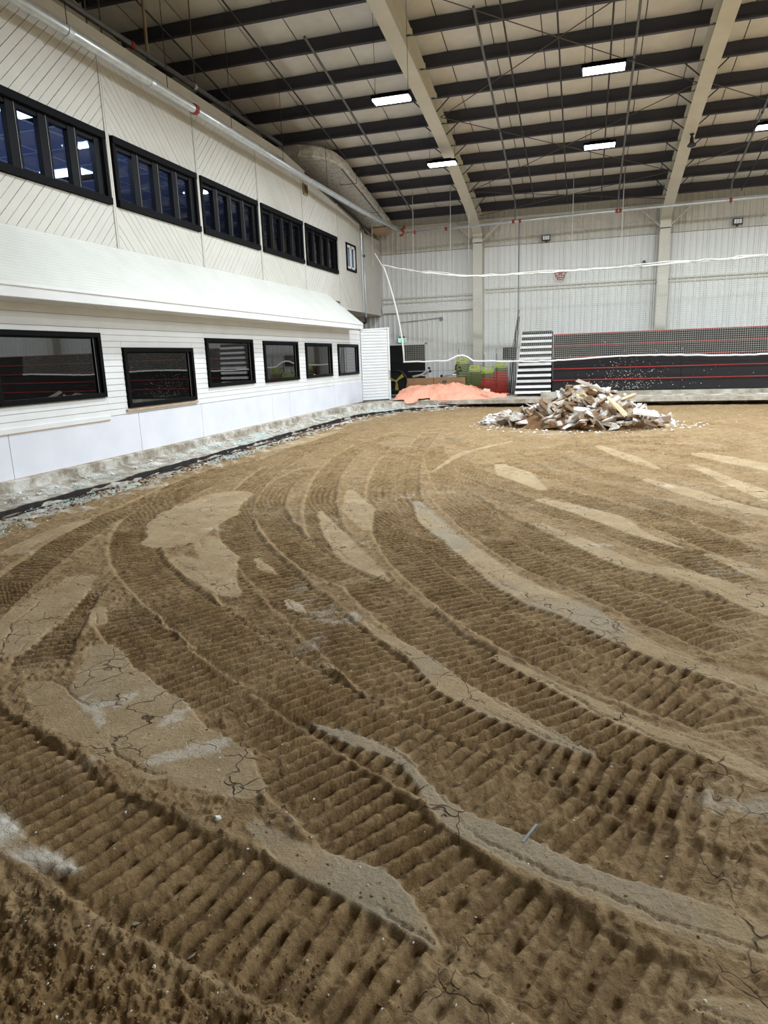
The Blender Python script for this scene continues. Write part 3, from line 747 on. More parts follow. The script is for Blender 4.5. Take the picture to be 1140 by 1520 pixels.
# ------------------------------------------------------------ soil
TRACKS = [
    (0.45, 0.6, [(4.04, 17.55), (2.89, 19.49), (1.11, 17.61), (-0.71, 15.6), (-1.98, 16.22)]),
    (0.45, 0.7, [(3.33, 14.33), (2.16, 16.24), (0.45, 15.98), (-0.91, 14.16), (-2.05, 14.42), (-3.62, 16.21)]),
    (0.45, 0.8, [(2.71, 11.51), (2.16, 12.83), (1.17, 14.24), (0.15, 13.81), (-0.95, 14.79)]),
    (0.45, 0.8, [(2.49, 10.54), (1.74, 11.36), (1.01, 12.08), (0.38, 13.11), (-0.25, 14.81)]),
    (0.45, 0.9, [(2.08, 8.68), (1.63, 9.51), (1.06, 10.38), (0.34, 11.29), (-0.32, 12.27), (-0.91, 14.16)]),
    (0.45, 0.9, [(1.84, 7.57), (1.44, 8.25), (0.93, 9.0), (0.31, 9.99), (-0.27, 10.8), (-1.01, 12.21), (-1.59, 14.13)]),
    (0.45, 1, [(1.63, 6.64), (1.29, 7.35), (0.86, 8.16), (0.28, 8.91), (-0.33, 9.57), (-1.04, 10.15), (-1.85, 11.42), (-2.71, 13.38)]),
    (0.45, 1, [(1.45, 5.83), (1.11, 6.54), (0.7, 7.17), (0.26, 7.84), (-0.37, 8.59), (-0.93, 9.18), (-1.64, 10.08), (-2.5, 11.72), (-3.65, 14.94)]),
    (0.45, 0.9, [(3.51, 15.13), (2.27, 14.29), (1.14, 15.63), (-0.25, 14.49), (-1.49, 12.18), (-2.21, 12.12), (-3.43, 12.88), (-4.92, 14.9), (-6.16, 15.51)]),
    (0.45, 1, [(1.26, 4.95), (0.98, 5.36), (0.64, 5.81), (0.22, 6.24), (-0.22, 6.84), (-0.77, 7.59), (-1.42, 8.76), (-2.01, 10.15), (-2.58, 12.1), (-3.34, 14.95)]),
    (0.45, 1, [(1.16, 4.51), (0.89, 4.82), (0.49, 5.26), (0.1, 5.78), (-0.39, 6.34), (-0.96, 7.26), (-1.56, 8.54), (-2.11, 9.87)]),
    (0.45, 1, [(0.99, 3.76), (0.78, 4.08), (0.46, 4.29), (0.18, 4.49), (-0.19, 4.84), (-0.58, 5.27), (-1.02, 5.91), (-1.55, 6.87), (-2.13, 8.26), (-2.69, 10.08), (-3.29, 12.89), (-3.95, 17.71)]),
    (0.45, 1, [(0.91, 3.39), (0.73, 3.71), (0.38, 3.93), (0.09, 4.11), (-0.26, 4.4), (-0.69, 4.87), (-1.21, 5.58), (-1.74, 6.45), (-2.28, 7.69), (-2.83, 9.27), (-3.53, 12.02), (-3.96, 14.93)]),
    (0.45, 1, [(0.78, 2.8), (0.55, 3.02), (0.24, 3.22), (-0.04, 3.45), (-0.33, 3.75), (-0.66, 4.04), (-1.09, 4.52), (-1.66, 5.23), (-2.28, 6.12), (-3.0, 7.4), (-3.64, 8.92), (-4.35, 11.2), (-4.89, 14.32), (-4.69, 17.72)]),
    (0.42, 1, [(-1.52, 3.61), (-2.04, 4.14), (-2.6, 4.71), (-3.06, 5.33), (-3.67, 6.25), (-4.07, 6.91)]),
    (0.42, 0.9, [(-1.71, 5.39), (-2.2, 5.69), (-2.78, 6.27), (-3.58, 7.32), (-4.19, 8.39), (-4.79, 10.15), (-4.9, 11.92)]),
    (0.45, 1, [(0.74, 2.64), (0.67, 2.76), (0.51, 2.81), (0.34, 2.86), (0.18, 2.92), (0.01, 2.97), (-0.24, 3.05), (-0.53, 3.24), (-0.9, 3.53), (-1.38, 3.99), (-1.97, 4.61), (-2.68, 5.4), (-3.52, 6.41), (-4.18, 7.4), (-4.81, 8.77), (-5.45, 10.74), (-5.95, 13.73), (-6.24, 17.75)]),
    (0.4, 1, [(-3.36, 3.2), (-3.58, 3.51), (-3.89, 4.01), (-4.23, 4.64), (-4.41, 5.03)]),
    (0.46, 1, [(-4.61, 3.79), (-5.01, 4.57), (-5.43, 5.51), (-5.75, 6.32), (-6.06, 7.38), (-6.18, 8.36), (-6.42, 9.55), (-6.57, 11.31), (-6.27, 12.71)]),
    (0.46, 1, [(0.54, 1.7), (0.3, 1.76), (0.04, 1.88), (-0.24, 2.0), (-0.51, 2.16), (-0.79, 2.37), (-1.12, 2.59), (-1.55, 2.9), (-1.94, 3.17), (-2.46, 3.5), (-2.9, 3.81), (-3.37, 4.18), (-3.79, 4.64)]),
    (0.5, 1, [(0.78, 2.24), (0.59, 2.31), (0.37, 2.39), (0.13, 2.47), (-0.17, 2.65), (-0.46, 2.8), (-0.84, 3.0), (-1.31, 3.28), (-1.79, 3.6), (-2.33, 3.98), (-2.95, 4.46), (-3.62, 4.99), (-4.33, 5.63), (-5.01, 6.45), (-5.54, 7.38), (-5.9, 8.54), (-6.1, 10.01), (-6.13, 11.83), (-6.32, 14.62), (-6.24, 17.75)]),
    (0.5, 1, [(-4.74, 3.15), (-3.47, 2.67), (-2.82, 2.41), (-2.29, 2.18), (-1.87, 2.03), (-1.5, 1.91), (-1.17, 1.84), (-0.88, 1.78), (-0.62, 1.73), (-0.4, 1.66), (-0.15, 1.58)]),
]
STRIPS = [
    ([(-5.14, 8.98), (-4.91, 7.67), (-4.52, 6.53)], [0.35, 0.55, 0.35], 0),
    ([(-3.94, 5.82), (-3.42, 5.46), (-2.93, 4.98)], [0.12, 0.22, 0.1], 0),
    ([(-4.12, 6.59), (-3.55, 5.89), (-3.02, 5.14)], [0.12, 0.2, 0.05], 0),
    ([(-6.72, 13.48), (-6.7, 15.5), (-6.64, 17.76)], [0.1, 0.2, 0.1], 0),
    ([(-3.32, 8.09), (-2.74, 7.06), (-2.15, 6.14), (-1.67, 5.59)], [0.04, 0.14, 0.16, 0.04], 0),
    ([(-3.4, 9.56), (-2.89, 8.36), (-2.42, 7.33)], [0.05, 0.22, 0.06], 0),
    ([(-2.2, 8.88), (-1.75, 7.77), (-1.35, 7.05), (-0.72, 5.92), (-0.33, 5.4), (-0.05, 5.15), (0.33, 4.66), (0.62, 4.39), (1.06, 4.09), (1.37, 3.86)], [0.06, 0.16, 0.13, 0.16, 0.2, 0.17, 0.12, 0.1, 0.1, 0.1], 1),
    ([(-3.17, 5.96), (-2.96, 5.72), (-2.75, 5.55)], [0.03, 0.08, 0.02], 0),
    ([(-2.36, 4.92), (-2.23, 4.78), (-2.1, 4.69)], [0.03, 0.07, 0.02], 0),
    ([(-1.58, 4.62), (-1.37, 4.38), (-1.08, 4.14), (-0.84, 3.86), (-0.69, 3.69), (-0.34, 3.44), (-0.08, 3.26), (0.08, 3.17)], [0.02, 0.05, 0.06, 0.1, 0.12, 0.08, 0.05, 0.02], 1),
    ([(-1.38, 3.11), (-1.1, 3.02), (-0.84, 2.92), (-0.69, 2.75), (-0.51, 2.55), (-0.23, 2.42), (0.01, 2.31), (0.35, 2.22), (0.64, 2.16), (0.84, 2.1)], [0.02, 0.06, 0.04, 0.03, 0.07, 0.1, 0.08, 0.1, 0.1, 0.1], 1),
    ([(-1.31, 2.28), (-1.11, 2.17), (-0.94, 2.12), (-0.7, 2.06), (-0.57, 1.97), (-0.45, 1.88)], [0.03, 0.07, 0.1, 0.11, 0.07, 0.03], 1),
    ([(-0.5, 4.18), (-0.23, 3.95), (-0.02, 3.77), (0.36, 3.47), (0.66, 3.33), (0.86, 3.18), (1.08, 3.08)], [0.05, 0.05, 0.06, 0.08, 0.08, 0.07, 0.07], 0),
    ([(-0.51, 9.19), (0.22, 8.34), (0.6, 7.59), (0.95, 7.11)], [0.12, 0.22, 0.1, 0.03], 0),
    ([(-0.49, 7.86), (-0.07, 7.23), (0.42, 6.46), (0.94, 6.17), (1.39, 5.55), (1.7, 5.23)], [0.06, 0.13, 0.12, 0.13, 0.2, 0.2], 1),
    ([(2.11, 13.73), (2.5, 12.93), (3.0, 11.97)], [0.2, 0.28, 0.25], 0),
    ([(1.76, 12.42), (2.06, 11.03), (2.41, 9.48)], [0.1, 0.15, 0.2], 0),
    ([(-1.46, 12.18), (-1.09, 11.22), (-0.59, 9.99)], [0.12, 0.3, 0.08], 0),
    ([(0.28, 14.82), (0.75, 13.31), (1.16, 12.02)], [0.1, 0.2, 0.06], 0),
    ([(0.92, 10.92), (1.38, 10.02), (1.75, 9.27), (2.15, 8.69)], [0.08, 0.2, 0.18, 0.1], 0),
    ([(1.19, 6.87), (1.55, 6.29), (1.9, 5.92)], [0.06, 0.13, 0.13], 0),
    ([(-2.54, 11.36), (-2.36, 13.69), (-1.6, 15.58)], [0.03, 0.1, 0.05], 0),
    ([(-3.24, 3.7), (-2.85, 3.31), (-2.38, 2.99), (-2.04, 2.79), (-1.7, 2.62), (-1.46, 2.51)], [0.1, 0.22, 0.24, 0.2, 0.2, 0.08], 2),
    ([(-3.24, 3.14), (-2.79, 2.9), (-2.33, 2.72), (-1.97, 2.55)], [0.1, 0.16, 0.13, 0.1], 0),
    ([(-4.54, 5.05), (-4.38, 4.52), (-4.18, 4.02), (-3.92, 3.55)], [0.15, 0.25, 0.25, 0.15], 0),
    ([(-3.82, 4.39), (-3.6, 4.14)], [0.06, 0.06], 0),
    ([(-5.99, 5.71), (-6.17, 6.41), (-6.25, 7.09)], [0.12, 0.15, 0.12], 0),
    ([(0.37, 1.86), (0.46, 1.86), (0.55, 1.86), (0.68, 1.86)], [0.02, 0.05, 0.07, 0.08], 1),
    ([(-2.62, 2.05), (-2.39, 1.98), (-2.15, 1.91), (-1.91, 1.87)], [0.07, 0.07, 0.05, 0.02], 3),
]

def catmull(pts, step=.05):
    P = np.array(pts, float); P = np.vstack([2*P[0]-P[1], P, 2*P[-1]-P[-2]]); out = []; uo = []
    for i in range(1, len(P)-2):
        L = np.linalg.norm(P[i+1]-P[i]); n = max(2, int(L/step)); t = (np.arange(n)/n)[:, None]
        a, b, c, d = P[i-1], P[i], P[i+1], P[i+2]
        out.append(.5*((2*b)+(-a+c)*t+(2*a-5*b+4*c-d)*t*t+(-a+3*b-3*c+d)*t**3)); uo.append(i-1+t[:, 0])
    out.append(P[-2][None]); uo.append(np.array([len(pts)-1.0]))
    return np.vstack(out), np.concatenate(uo)
NX, NY_ = 930, 980
Yr = [0.9]
while len(Yr) < NY_: Yr.append(Yr[-1]+.0055+.00255*(Yr[-1]-.9))
Yr = np.array(Yr); Yr = .9+(Yr-.9)*(27.2-.9)/(Yr[-1]-.9)
XL = np.maximum(-(1.15*Yr+1.7), -7.35); XRr = .36*Yr+1.5
v = np.linspace(0, 1, NX)
GX = XL[:, None]+(XRr-XL)[:, None]*v[None, :]; GY = np.repeat(Yr[:, None], NX, 1)
n_big = fbm(GX, GY, .8, 4, 1); n_mid = fbm(GX, GY, 3.2, 4, 2); n_f = fbm(GX, GY, 14, 4, 3, .6); n_w = fbm(GX, GY, 5, 3, 8); n_h = fbm(GX, GY, 42, 3, 14, .6)
clod = np.maximum(0, fbm(GX, GY, 17, 3, 11, .6)-.12)
clod = np.minimum(clod, .3)
Hh = .014*n_big+.010*n_mid+.009*n_f+.008*n_h+clod*.05
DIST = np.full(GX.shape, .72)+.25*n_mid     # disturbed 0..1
WET = np.zeros(GX.shape); LIME = np.zeros(GX.shape)
def path_field(P, reach):
    """distance, signed side and arc length of every vertex near the path"""
    D = np.full(GX.shape, 1e3, np.float32); Sg = np.zeros(GX.shape, np.float32); A = np.zeros(GX.shape, np.float32)
    seg = np.linalg.norm(np.diff(P, axis=0), axis=1); cum = np.concatenate([[0], np.cumsum(seg)])
    G = 10; r0_, r1_, c0_, c1_ = 10**9, 0, 10**9, 0
    for i in range(0, len(P)-1, G):
        Q = P[i:i+G+1]; lo = Q.min(0)-reach; hi = Q.max(0)+reach
        ra, rb = np.searchsorted(Yr, lo[1]), np.searchsorted(Yr, hi[1])
        if rb <= ra: continue
        xl, xr = XL[ra:rb], XRr[ra:rb]
        va = ((lo[0]-xl)/(xr-xl)).min(); vb = ((hi[0]-xl)/(xr-xl)).max()
        ca, cb = max(0, int(va*(NX-1))), min(NX, int(vb*(NX-1))+2)
        if cb <= ca or vb < 0 or va > 1: continue
        r0_, r1_, c0_, c1_ = min(r0_, ra), max(r1_, rb), min(c0_, ca), max(c1_, cb)
        x = GX[ra:rb, ca:cb]; y = GY[ra:rb, ca:cb]
        for j in range(len(Q)-1):
            a = Q[j]; d = Q[j+1]-a; L2 = d@d
            if L2 < 1e-10: continue
            t = np.clip(((x-a[0])*d[0]+(y-a[1])*d[1])/L2, 0, 1)
            ex = x-a[0]-t*d[0]; ey = y-a[1]-t*d[1]; dd = np.sqrt(ex*ex+ey*ey)
            cur = D[ra:rb, ca:cb]; mk = dd < cur
            cur[mk] = dd[mk]; Sg[ra:rb, ca:cb][mk] = np.sign(ex*d[1]-ey*d[0])[mk]; A[ra:rb, ca:cb][mk] = (cum[i+j]+t*math.sqrt(L2))[mk]
    return D, Sg, A, (slice(r0_, r1_), slice(c0_, c1_)), cum
for ti, (wd, amp, pts) in enumerate(TRACKS):
    P, _ = catmull(pts, .06)
    D, Sg, A, sl, cum = path_field(P, wd/2+.16)
    if sl[0].start > sl[0].stop: continue
    d = D[sl]; sgn = Sg[sl]*d; s = A[sl]; L = cum[-1]
    endf = sstep(0, .5, s)*sstep(0, .5, L-s)
    endf = np.where(d < 1e2, np.maximum(endf, .0), 0)
    hw = wd/2+.018*n_w[sl]
    ins = sstep(hw+.012, hw-.02, d)*endf
    br = fbm(GX[sl], GY[sl], 2.6, 3, 40+ti)
    worn = np.clip(.95+.9*br+.25*n_w[sl], .35, 1.2)*amp
    ph = s/.086+.12*n_mid[sl]+.02*n_w[sl]+.015*n_f[sl]; fr = ph % 1.0; jt = .08*n_w[sl]+.05*n_f[sl]
    rib = 2*sstep(0, .13, fr)*(1-sstep(.40+jt, .62+jt, fr))-1; rib = rib+(rib < -.2)*.35*np.sin(math.pi*np.clip((fr-.5)/.5, 0, 1))*(n_f[sl]+.3)
    # three lanes of grouser prints, edges of the shoe slightly higher
    lane = 1-.25*np.exp(-(np.abs(np.abs(sgn)-wd*.17)/.014)**2)
    worn = worn*(.25+.75*sstep(hw-.012, hw-.06, d))
    hole = np.exp(-((fr-.78)*.086/.019)**2)*np.exp(-(sgn/.024)**4)
    ht = -.022+.0225*rib*worn*lane+.0065*n_h[sl]+.004*n_f[sl]-.034*hole*worn*(ti in (11, 12, 13, 16, 19, 21))+.009*n_f[sl]*(1.6-worn)+clod[sl]*.03*(1.5-worn)+.004*n_mid[sl]+.012*np.exp(-(np.abs(sgn)/.012)**2)*0
    Hh[sl] = Hh[sl]*(1-ins)+(ht+.3*.018*n_big[sl])*ins
    berm = np.exp(-((d-hw-.03)/.022)**2)*endf*(.6+.9*n_w[sl])*.013
    Hh[sl] += np.where(d > hw, berm, 0)
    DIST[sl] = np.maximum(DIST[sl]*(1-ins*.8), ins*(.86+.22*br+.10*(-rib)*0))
for si, (pts, hw_, kind) in enumerate(STRIPS):
    P, U = catmull(pts, .06)
    D, Sg, A, sl, cum = path_field(P, max(hw_)+.15)
    if sl[0].start > sl[0].stop: continue
    d = D[sl]; s = A[sl]; sgn = Sg[sl]*d
    hwv = np.interp(s, cum, np.interp(U, np.arange(len(hw_)), hw_))
    e = hwv*(1+.18*n_mid[sl])+.014*n_w[sl]+.006*n_f[sl]
    soft = .012+.02*(kind == 3)
    ins = sstep(e+soft, e-soft, d)
    top = .000+.006*n_big[sl]+.0012*n_f[sl]
    Hh[sl] = Hh[sl]*(1-ins)+top*ins
    # slab edges lift, long wandering crack
    if kind in (0, 1) and max(hw_) < .3:
        off = hwv*.45+.05*n_mid[sl]+.03*n_f[sl]
        cr = np.exp(-((sgn-off)/.0055)**2)*(np.sin(s*2.3+si) > -.2)
        Hh[sl] -= ins*cr*.016*sstep(-.2, .5, np.sin(s*2.3+si))
        off2 = -hwv*.75+.03*n_w[sl]
        Hh[sl] -= ins*np.exp(-((sgn-off2)/.005)**2)*(np.sin(s*1.7+2*si) > .3)*.012
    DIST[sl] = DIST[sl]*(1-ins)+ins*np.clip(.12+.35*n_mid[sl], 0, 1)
    if kind in (1, 2): WET[sl] = np.maximum(WET[sl], ins*np.clip(sstep(-.35, .5, n_big[sl]*1.3+n_mid[sl]*.5)*(.9 if kind == 1 else .25), 0, 1))
    if kind == 2: LIME[sl] = np.maximum(LIME[sl], ins*sstep(.25, .6, n_w[sl]+.5*n_f[sl])*.55)
    if kind == 3: LIME[sl] = np.maximum(LIME[sl], ins*sstep(-.6, .4, n_w[sl]))
# extra lime smears near the island and rough heap at the lower left corner
LIME = np.maximum(LIME, sstep(.42, .75, fbm(GX, GY, 1.7, 5, 60, .6)+.25*n_f)*.35)
rough = sstep(1.75, 1.45, GY+.12*n_mid+.10*(GX+1.6)) * (GX < -.9)
Hh += rough*(.022*n_w+.016*n_f+.016*n_h+.03*clod); DIST = np.maximum(DIST, rough)
# soil dives below the kerb
kd = kerb_d(GX, GY)
lim = np.where(GX > -3.0, 1.22, np.where(GX < -5.5, 1.42, 1.35))+.06*n_w
Hh = np.where(kd < lim, -.35, Hh)
Hh += np.where((kd >= lim) & (kd < lim+.35), (1-(kd-lim)/.35)*.03*(1+n_w), 0)
WET = np.maximum(WET, sstep(.25, .6, n_big)*.15); LIME = np.maximum(LIME, np.where(kd < lim+.3, sstep(0, .5, n_w)*.5, 0)*(GX < -4))
Vv = np.stack([GX, GY, DZ+Hh], -1).reshape(-1, 3)
idx = np.arange(NX*NY_).reshape(NY_, NX)
q = np.stack([idx[:-1, :-1], idx[:-1, 1:], idx[1:, 1:], idx[1:, :-1]], -1).reshape(-1, 4)
me = bpy.data.meshes.new('floor'); me.vertices.add(len(Vv)); me.vertices.foreach_set('co', Vv.astype(np.float32).ravel())
me.loops.add(q.size); me.loops.foreach_set('vertex_index', q.ravel().astype(np.int32))
me.polygons.add(len(q)); me.polygons.foreach_set('loop_start', (np.arange(len(q))*4).astype(np.int32))
me.polygons.foreach_set('loop_total', np.full(len(q), 4, np.int32)) if hasattr(me.polygons[0], 'loop_total') and False else None
me.update(calc_edges=True); me.polygons.foreach_set('use_smooth', np.ones(len(q), bool))
ca = me.color_attributes.new('soil', 'FLOAT_COLOR', 'POINT')
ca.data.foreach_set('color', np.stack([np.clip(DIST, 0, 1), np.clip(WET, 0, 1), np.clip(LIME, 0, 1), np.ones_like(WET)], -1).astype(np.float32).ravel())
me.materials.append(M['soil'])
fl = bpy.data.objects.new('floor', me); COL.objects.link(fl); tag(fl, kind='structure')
def soil_z(x, y):
    r_ = int(np.clip(np.searchsorted(Yr, y), 0, NY_-1)); c_ = int(np.clip((x-XL[r_])/(XRr[r_]-XL[r_])*(NX-1), 0, NX-1)); return float(DZ+Hh[r_, c_])
# surroundings outside the picture, coarse
m = MB()
m.add([(-14, YN, DZ-.02), (XR, YN, DZ-.02), (XR, .92, DZ-.02), (-14, .92, DZ-.02)], [(0, 1, 2, 3)])
xr0, xr1 = float(XRr[0]), float(XRr[-1])
m.add([(xr0-.03, .9, DZ-.03), (XR, .9, DZ-.03), (XR, 26.4, DZ-.03), (xr1-.6, 26.4, DZ-.03)], [(0, 1, 2, 3)])
m.add([(float(XL[0])+.03, .9, DZ-.03), (-6.6, .9, DZ-.03), (-6.6, 5.0, DZ-.03)], [(0, 2, 1)])
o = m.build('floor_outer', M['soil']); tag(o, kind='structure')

# small stones and clods lying on the soil
random.seed(21)
m = MB(); m2 = MB()
for i in range(2600):
    y = 1.3+22*random.random()**2.2; x = random.uniform(-(1.0*y+.3), .3*y+.3)
    if x < -6.9: continue
    r_ = random.uniform(.002, .007)*(1+y*.08)
    lump(m if random.random() < .7 else m2, (x, y, soil_z(x, y)+r_*.2), r_)
for i in range(900):   # rough heap bottom left
    x = random.uniform(-2.0, -.75); y = random.uniform(1.2, 1.75)
    lump(m, (x, y, soil_z(x, y)+.003), random.uniform(.003, .010))
tag(m.build('soil_crumbs', M['mudcrumb']), label='loose brown soil crumbs scattered over the churned ground', cat='soil crumbs', kind='stuff')
tag(m2.build('pale_crumbs', M['white_crumb']), label='tiny pale concrete crumbs scattered over the churned ground', cat='crumbs', kind='stuff')
def stone(x, y, r_, mat, label, fl_=.6):
    bm = bmesh.new()
    for i in range(16):
        q_ = Vector((random.gauss(0, 1), random.gauss(0, 1), random.gauss(0, 1))).normalized()*random.uniform(.75, 1.1); q_.z *= fl_; q_.y *= .75; bm.verts.new(q_*r_)
    bmesh.ops.convex_hull(bm, input=bm.verts); me_ = bpy.data.meshes.new('stone'); bm.to_mesh(me_); bm.free(); me_.materials.append(mat)
    o_ = bpy.data.objects.new('stone', me_); COL.objects.link(o_); o_.location = (x, y, soil_z(x, y)+r_*fl_*.4); o_.rotation_euler.z = random.uniform(0, 3); return tag(o_, label=label, cat='stone')
stone(-1.24, 1.66, .035, M['chunk3'], 'pale lump of concrete at the lower left beside the rough soil heap')
stone(-1.49, 2.27, .024, M['white_crumb'], 'small flat white stone above the lower left tread marks', .4)
stone(-1.52, 1.72, .022, M['chunk3'], 'grey stone on the rough soil left of the pale lump')
o = MB(); o.prism([(-.200, 2.45, DZ+.0), (-.189, 2.445, DZ+.0), (-.140, 2.555, DZ+.012), (-.150, 2.56, DZ+.012)], (0, 0, .004)); o = o.build('metal_strip', M['galv_dull']); tag(o, label='short bent grey strip stuck in a tread groove, lower right', cat='metal strip')

# ------------------------------------------------------------ rubble pile
def chunk_mesh(L, w_, h_, seed):
    random.seed(seed); bm = bmesh.new()
    for i in range(14):
        bm.verts.new((random.choice((-1, 1))*L/2*random.uniform(.6, 1), random.choice((-1, 1))*w_/2*random.uniform(.55, 1), random.choice((-1, 1))*h_/2*random.uniform(.5, 1)))
    bmesh.ops.convex_hull(bm, input=bm.verts)
    loose = [v_ for v_ in bm.verts if not v_.link_faces]; bmesh.ops.delete(bm, geom=loose, context='VERTS')
    me_ = bpy.data.meshes.new('chunk'); bm.to_mesh(me_); bm.free(); return me_
CM = []
for i, mt in enumerate(['chunk1', 'chunk1', 'chunk3', 'chunk2', 'chunk1', 'chunk3', 'chunk1', 'chunk2', 'chunk1', 'chunk3', 'chunk1', 'chunk3']):
    c_ = chunk_mesh([.62, .46, .5, .55, .36, .4, .3, .42, .7, .34, .4, .3][i], [.18, .2, .16, .22, .2, .15, .16, .14, .14, .2, .24, .16][i], [.08, .11, .08, .07, .14, .08, .1, .09, .10, .12, .06, .1][i], 100+i)
    c_.materials.append(M[mt]); CM.append(c_)
PX, PY = -.1, 19.3
def heap(x, y):
    u_ = (x-PX)/2.25; v_ = (y-PY)/1.75; r2 = u_*u_+v_*v_
    ridge = .96+.10*math.sin(x*2.3+.5)-.10*abs(x+.1)
    return DZ+max(0, 1-r2**.62)*ridge
m = MB(); nn = 40
vs = []
for i in range(nn+1):
    for j in range(nn+1):
        x = PX-2.5+5*i/nn; y = PY-2+4*j/nn; vs.append((x, y, heap(x, y)-.08+.04*random.random()))
m.add(vs, [(i*(nn+1)+j, i*(nn+1)+j+1, (i+1)*(nn+1)+j+1, (i+1)*(nn+1)+j) for i in range(nn) for j in range(nn)])
o = m.build('soil_mound', M['soil_heap'], None, True); tag(o, label='brown soil mound inside and under the rubble pile', cat='soil mound')
random.seed(77); cnt = 0
while cnt < 250:
    if cnt < 215: x = PX+random.uniform(-2.2, 2.2); y = PY+random.uniform(-1.75, .7)
    else: x = PX+random.uniform(-2.1, 2.2); y = PY+random.uniform(-1.8, -.2)
    h_ = heap(x, y)
    if h_ < DZ+.04: continue
    if -1.75 < x < -1.0 and y < PY-.2 and random.random() < .8: cnt += 0; continue
    me_ = random.choice(CM); o = bpy.data.objects.new('rubble_chunk', me_); COL.objects.link(o)
    k_ = random.uniform(.75, 1.35); o.scale = (k_, k_, k_)
    o.location = (x, y, h_+random.uniform(-.01, .10)); o.rotation_euler = (random.gauss(0, .5), random.gauss(0, .45), random.uniform(0, math.pi))
    wd = {'chunk_white': 'white', 'chunk_tan': 'tan', 'chunk_grey': 'grey'}[me_.materials[0].name]
    tag(o, label='soil stained %s broken chunk lying jumbled in the rubble heap' % wd, cat='rubble', group='%s broken chunks in the rubble heap' % wd); cnt += 1
M['chunk_w'] = simple('clean_white_chunk', (224, 220, 212), .8, 0, .12, 6, .3); M['chunk_t'] = simple('clean_tan_chunk', (206, 184, 148), .8, 0, .15, 6, .3)
def special(me_, loc, rot, sc, mat, label):
    d_ = me_.copy(); d_.materials.clear(); d_.materials.append(mat)
    o = bpy.data.objects.new('rubble_chunk', d_); COL.objects.link(o); o.location = loc; o.rotation_euler = rot; o.scale = sc; tag(o, label=label, cat='rubble')
special(CM[8], (.12, 18.75, .70), (.1, .42, -.1), (1.25, 1, 1.1), M['chunk_w'], 'long white slab sloping down to the right on top of the rubble heap')
special(CM[0], (.72, 17.95, .22), (.5, .75, .2), (1.15, 1.1, 1), M['chunk_t'], 'long tan slab leaning on the front of the rubble heap')
special(CM[10], (1.42, 18.15, .06), (.45, .15, .2), (1.7, 1.3, 1), M['chunk_w'], 'broad white slab at the right end of the rubble heap')
special(CM[3], (-.05, 18.6, .42), (.3, .1, .1), (1.0, 1, 1.2), M['chunk_t'], 'pale flat block below the long white slab on the rubble heap')
special(CM[1], (1.05, 19.1, .36), (.1, -.4, .3), (1, 1, 1), M['chunk_t'], 'tan block standing up at the right shoulder of the rubble heap')
# small fragments around it
m = MB()
for i in range(420):
    a = random.uniform(0, 6.28); rr_ = random.uniform(.7, 1.35); x = PX+2.3*rr_*math.cos(a); y = PY+1.75*rr_*math.sin(a)
    lump(m, (x, y, soil_z(x, y)+.01), random.uniform(.01, .05))
tag(m.build('rubble_fragments', M['white_crumb']), label='small white fragments strewn around the foot of the rubble heap', cat='fragments', kind='stuff')
# white plastic heap to the left
random.seed(12)
bm = bmesh.new(); bmesh.ops.create_icosphere(bm, subdivisions=4, radius=1)
for v_ in bm.verts:
    n_ = float(fbm(np.array([v_.co.x*1.5+v_.co.z]), np.array([v_.co.y*1.5+v_.co.z*2]), 1.5, 4, 5, .6)[0])
    v_.co *= 1+.45*n_; v_.co.x *= .30; v_.co.y *= .35; v_.co.z = max(-.1, v_.co.z*.22)
me_ = bpy.data.meshes.new('plastic_sheet'); bm.to_mesh(me_); bm.free(); me_.materials.append(M['chunk1'])
for i, (x, y, k_) in enumerate(((-2.55, 19.5, 1), (-2.32, 20.3, 1.1))):
    o = bpy.data.objects.new('plastic_sheet', me_); COL.objects.link(o); o.location = (x, y, soil_z(x, y)+.06*k_); o.scale = (k_,)*3; o.rotation_euler.z = i*1.7
    tag(o, label=['crumpled white sheet lying left of the rubble heap, the nearer', 'crumpled white sheet left of the rubble heap, behind the nearer one'][i], cat='sheet')

# ------------------------------------------------------------ bleachers
bl = empty('bleachers', (-1.3, 27.3, .1), label='long folded black bleachers with red trim behind the net', cat='bleachers')
x0, x1 = -1.28, 26
nr = 5; zb = .12; hh = .425
for i in range(nr):
    z = zb+i*hh; y = 27.25+.045*i
    for q_ in range(6):
        xa = x0+q_*(x1-x0)/6; rel(bl, boxo('riser_panel', (xa+.004, y, z), (xa+(x1-x0)/6-.004, y+.05, z+hh-.05), M['bleach']))
    rel(bl, boxo('seat_edge', (x0, y-.03, z+hh-.07), (x1, y+.6, z+hh-.022), M['bleach']))
    rel(bl, boxo('red_trim', (x0, y-.035, z+hh-.022), (x1, y+.05, z+hh+.004), M['red_trim']))
rel(bl, boxo('carcass', (x0+.02, 27.5, .1), (x1, 28.6, zb+nr*hh-.05), M['black']))
st = empty('folded_steps', (-2.1, 27.3, .1), label='folded black and white striped steps at the left end of the bleachers', cat='steps')
for i in range(11):
    z = .05+i*.213; a = -2.70+.022*i; 
    m = MB(); m.box((a, 27.2+.015*i, z), (-1.34, 27.32+.015*i, z+.10)); rel(st, m.build('tread', M['white_tread']))
    m = MB(); m.box((a+.03, 27.26+.015*i, z+.10), (-1.36, 27.34+.015*i, z+.213)); rel(st, m.build('riser', M['bleach']))
m = MB(); m.prism([(-2.66, 27.4, .05), (-1.34, 27.4, .05), (-1.34, 27.4, 2.38), (-2.45, 27.4, 2.38)], (0, 1.0, 0)); rel(st, m.build('carcass', M['black']))
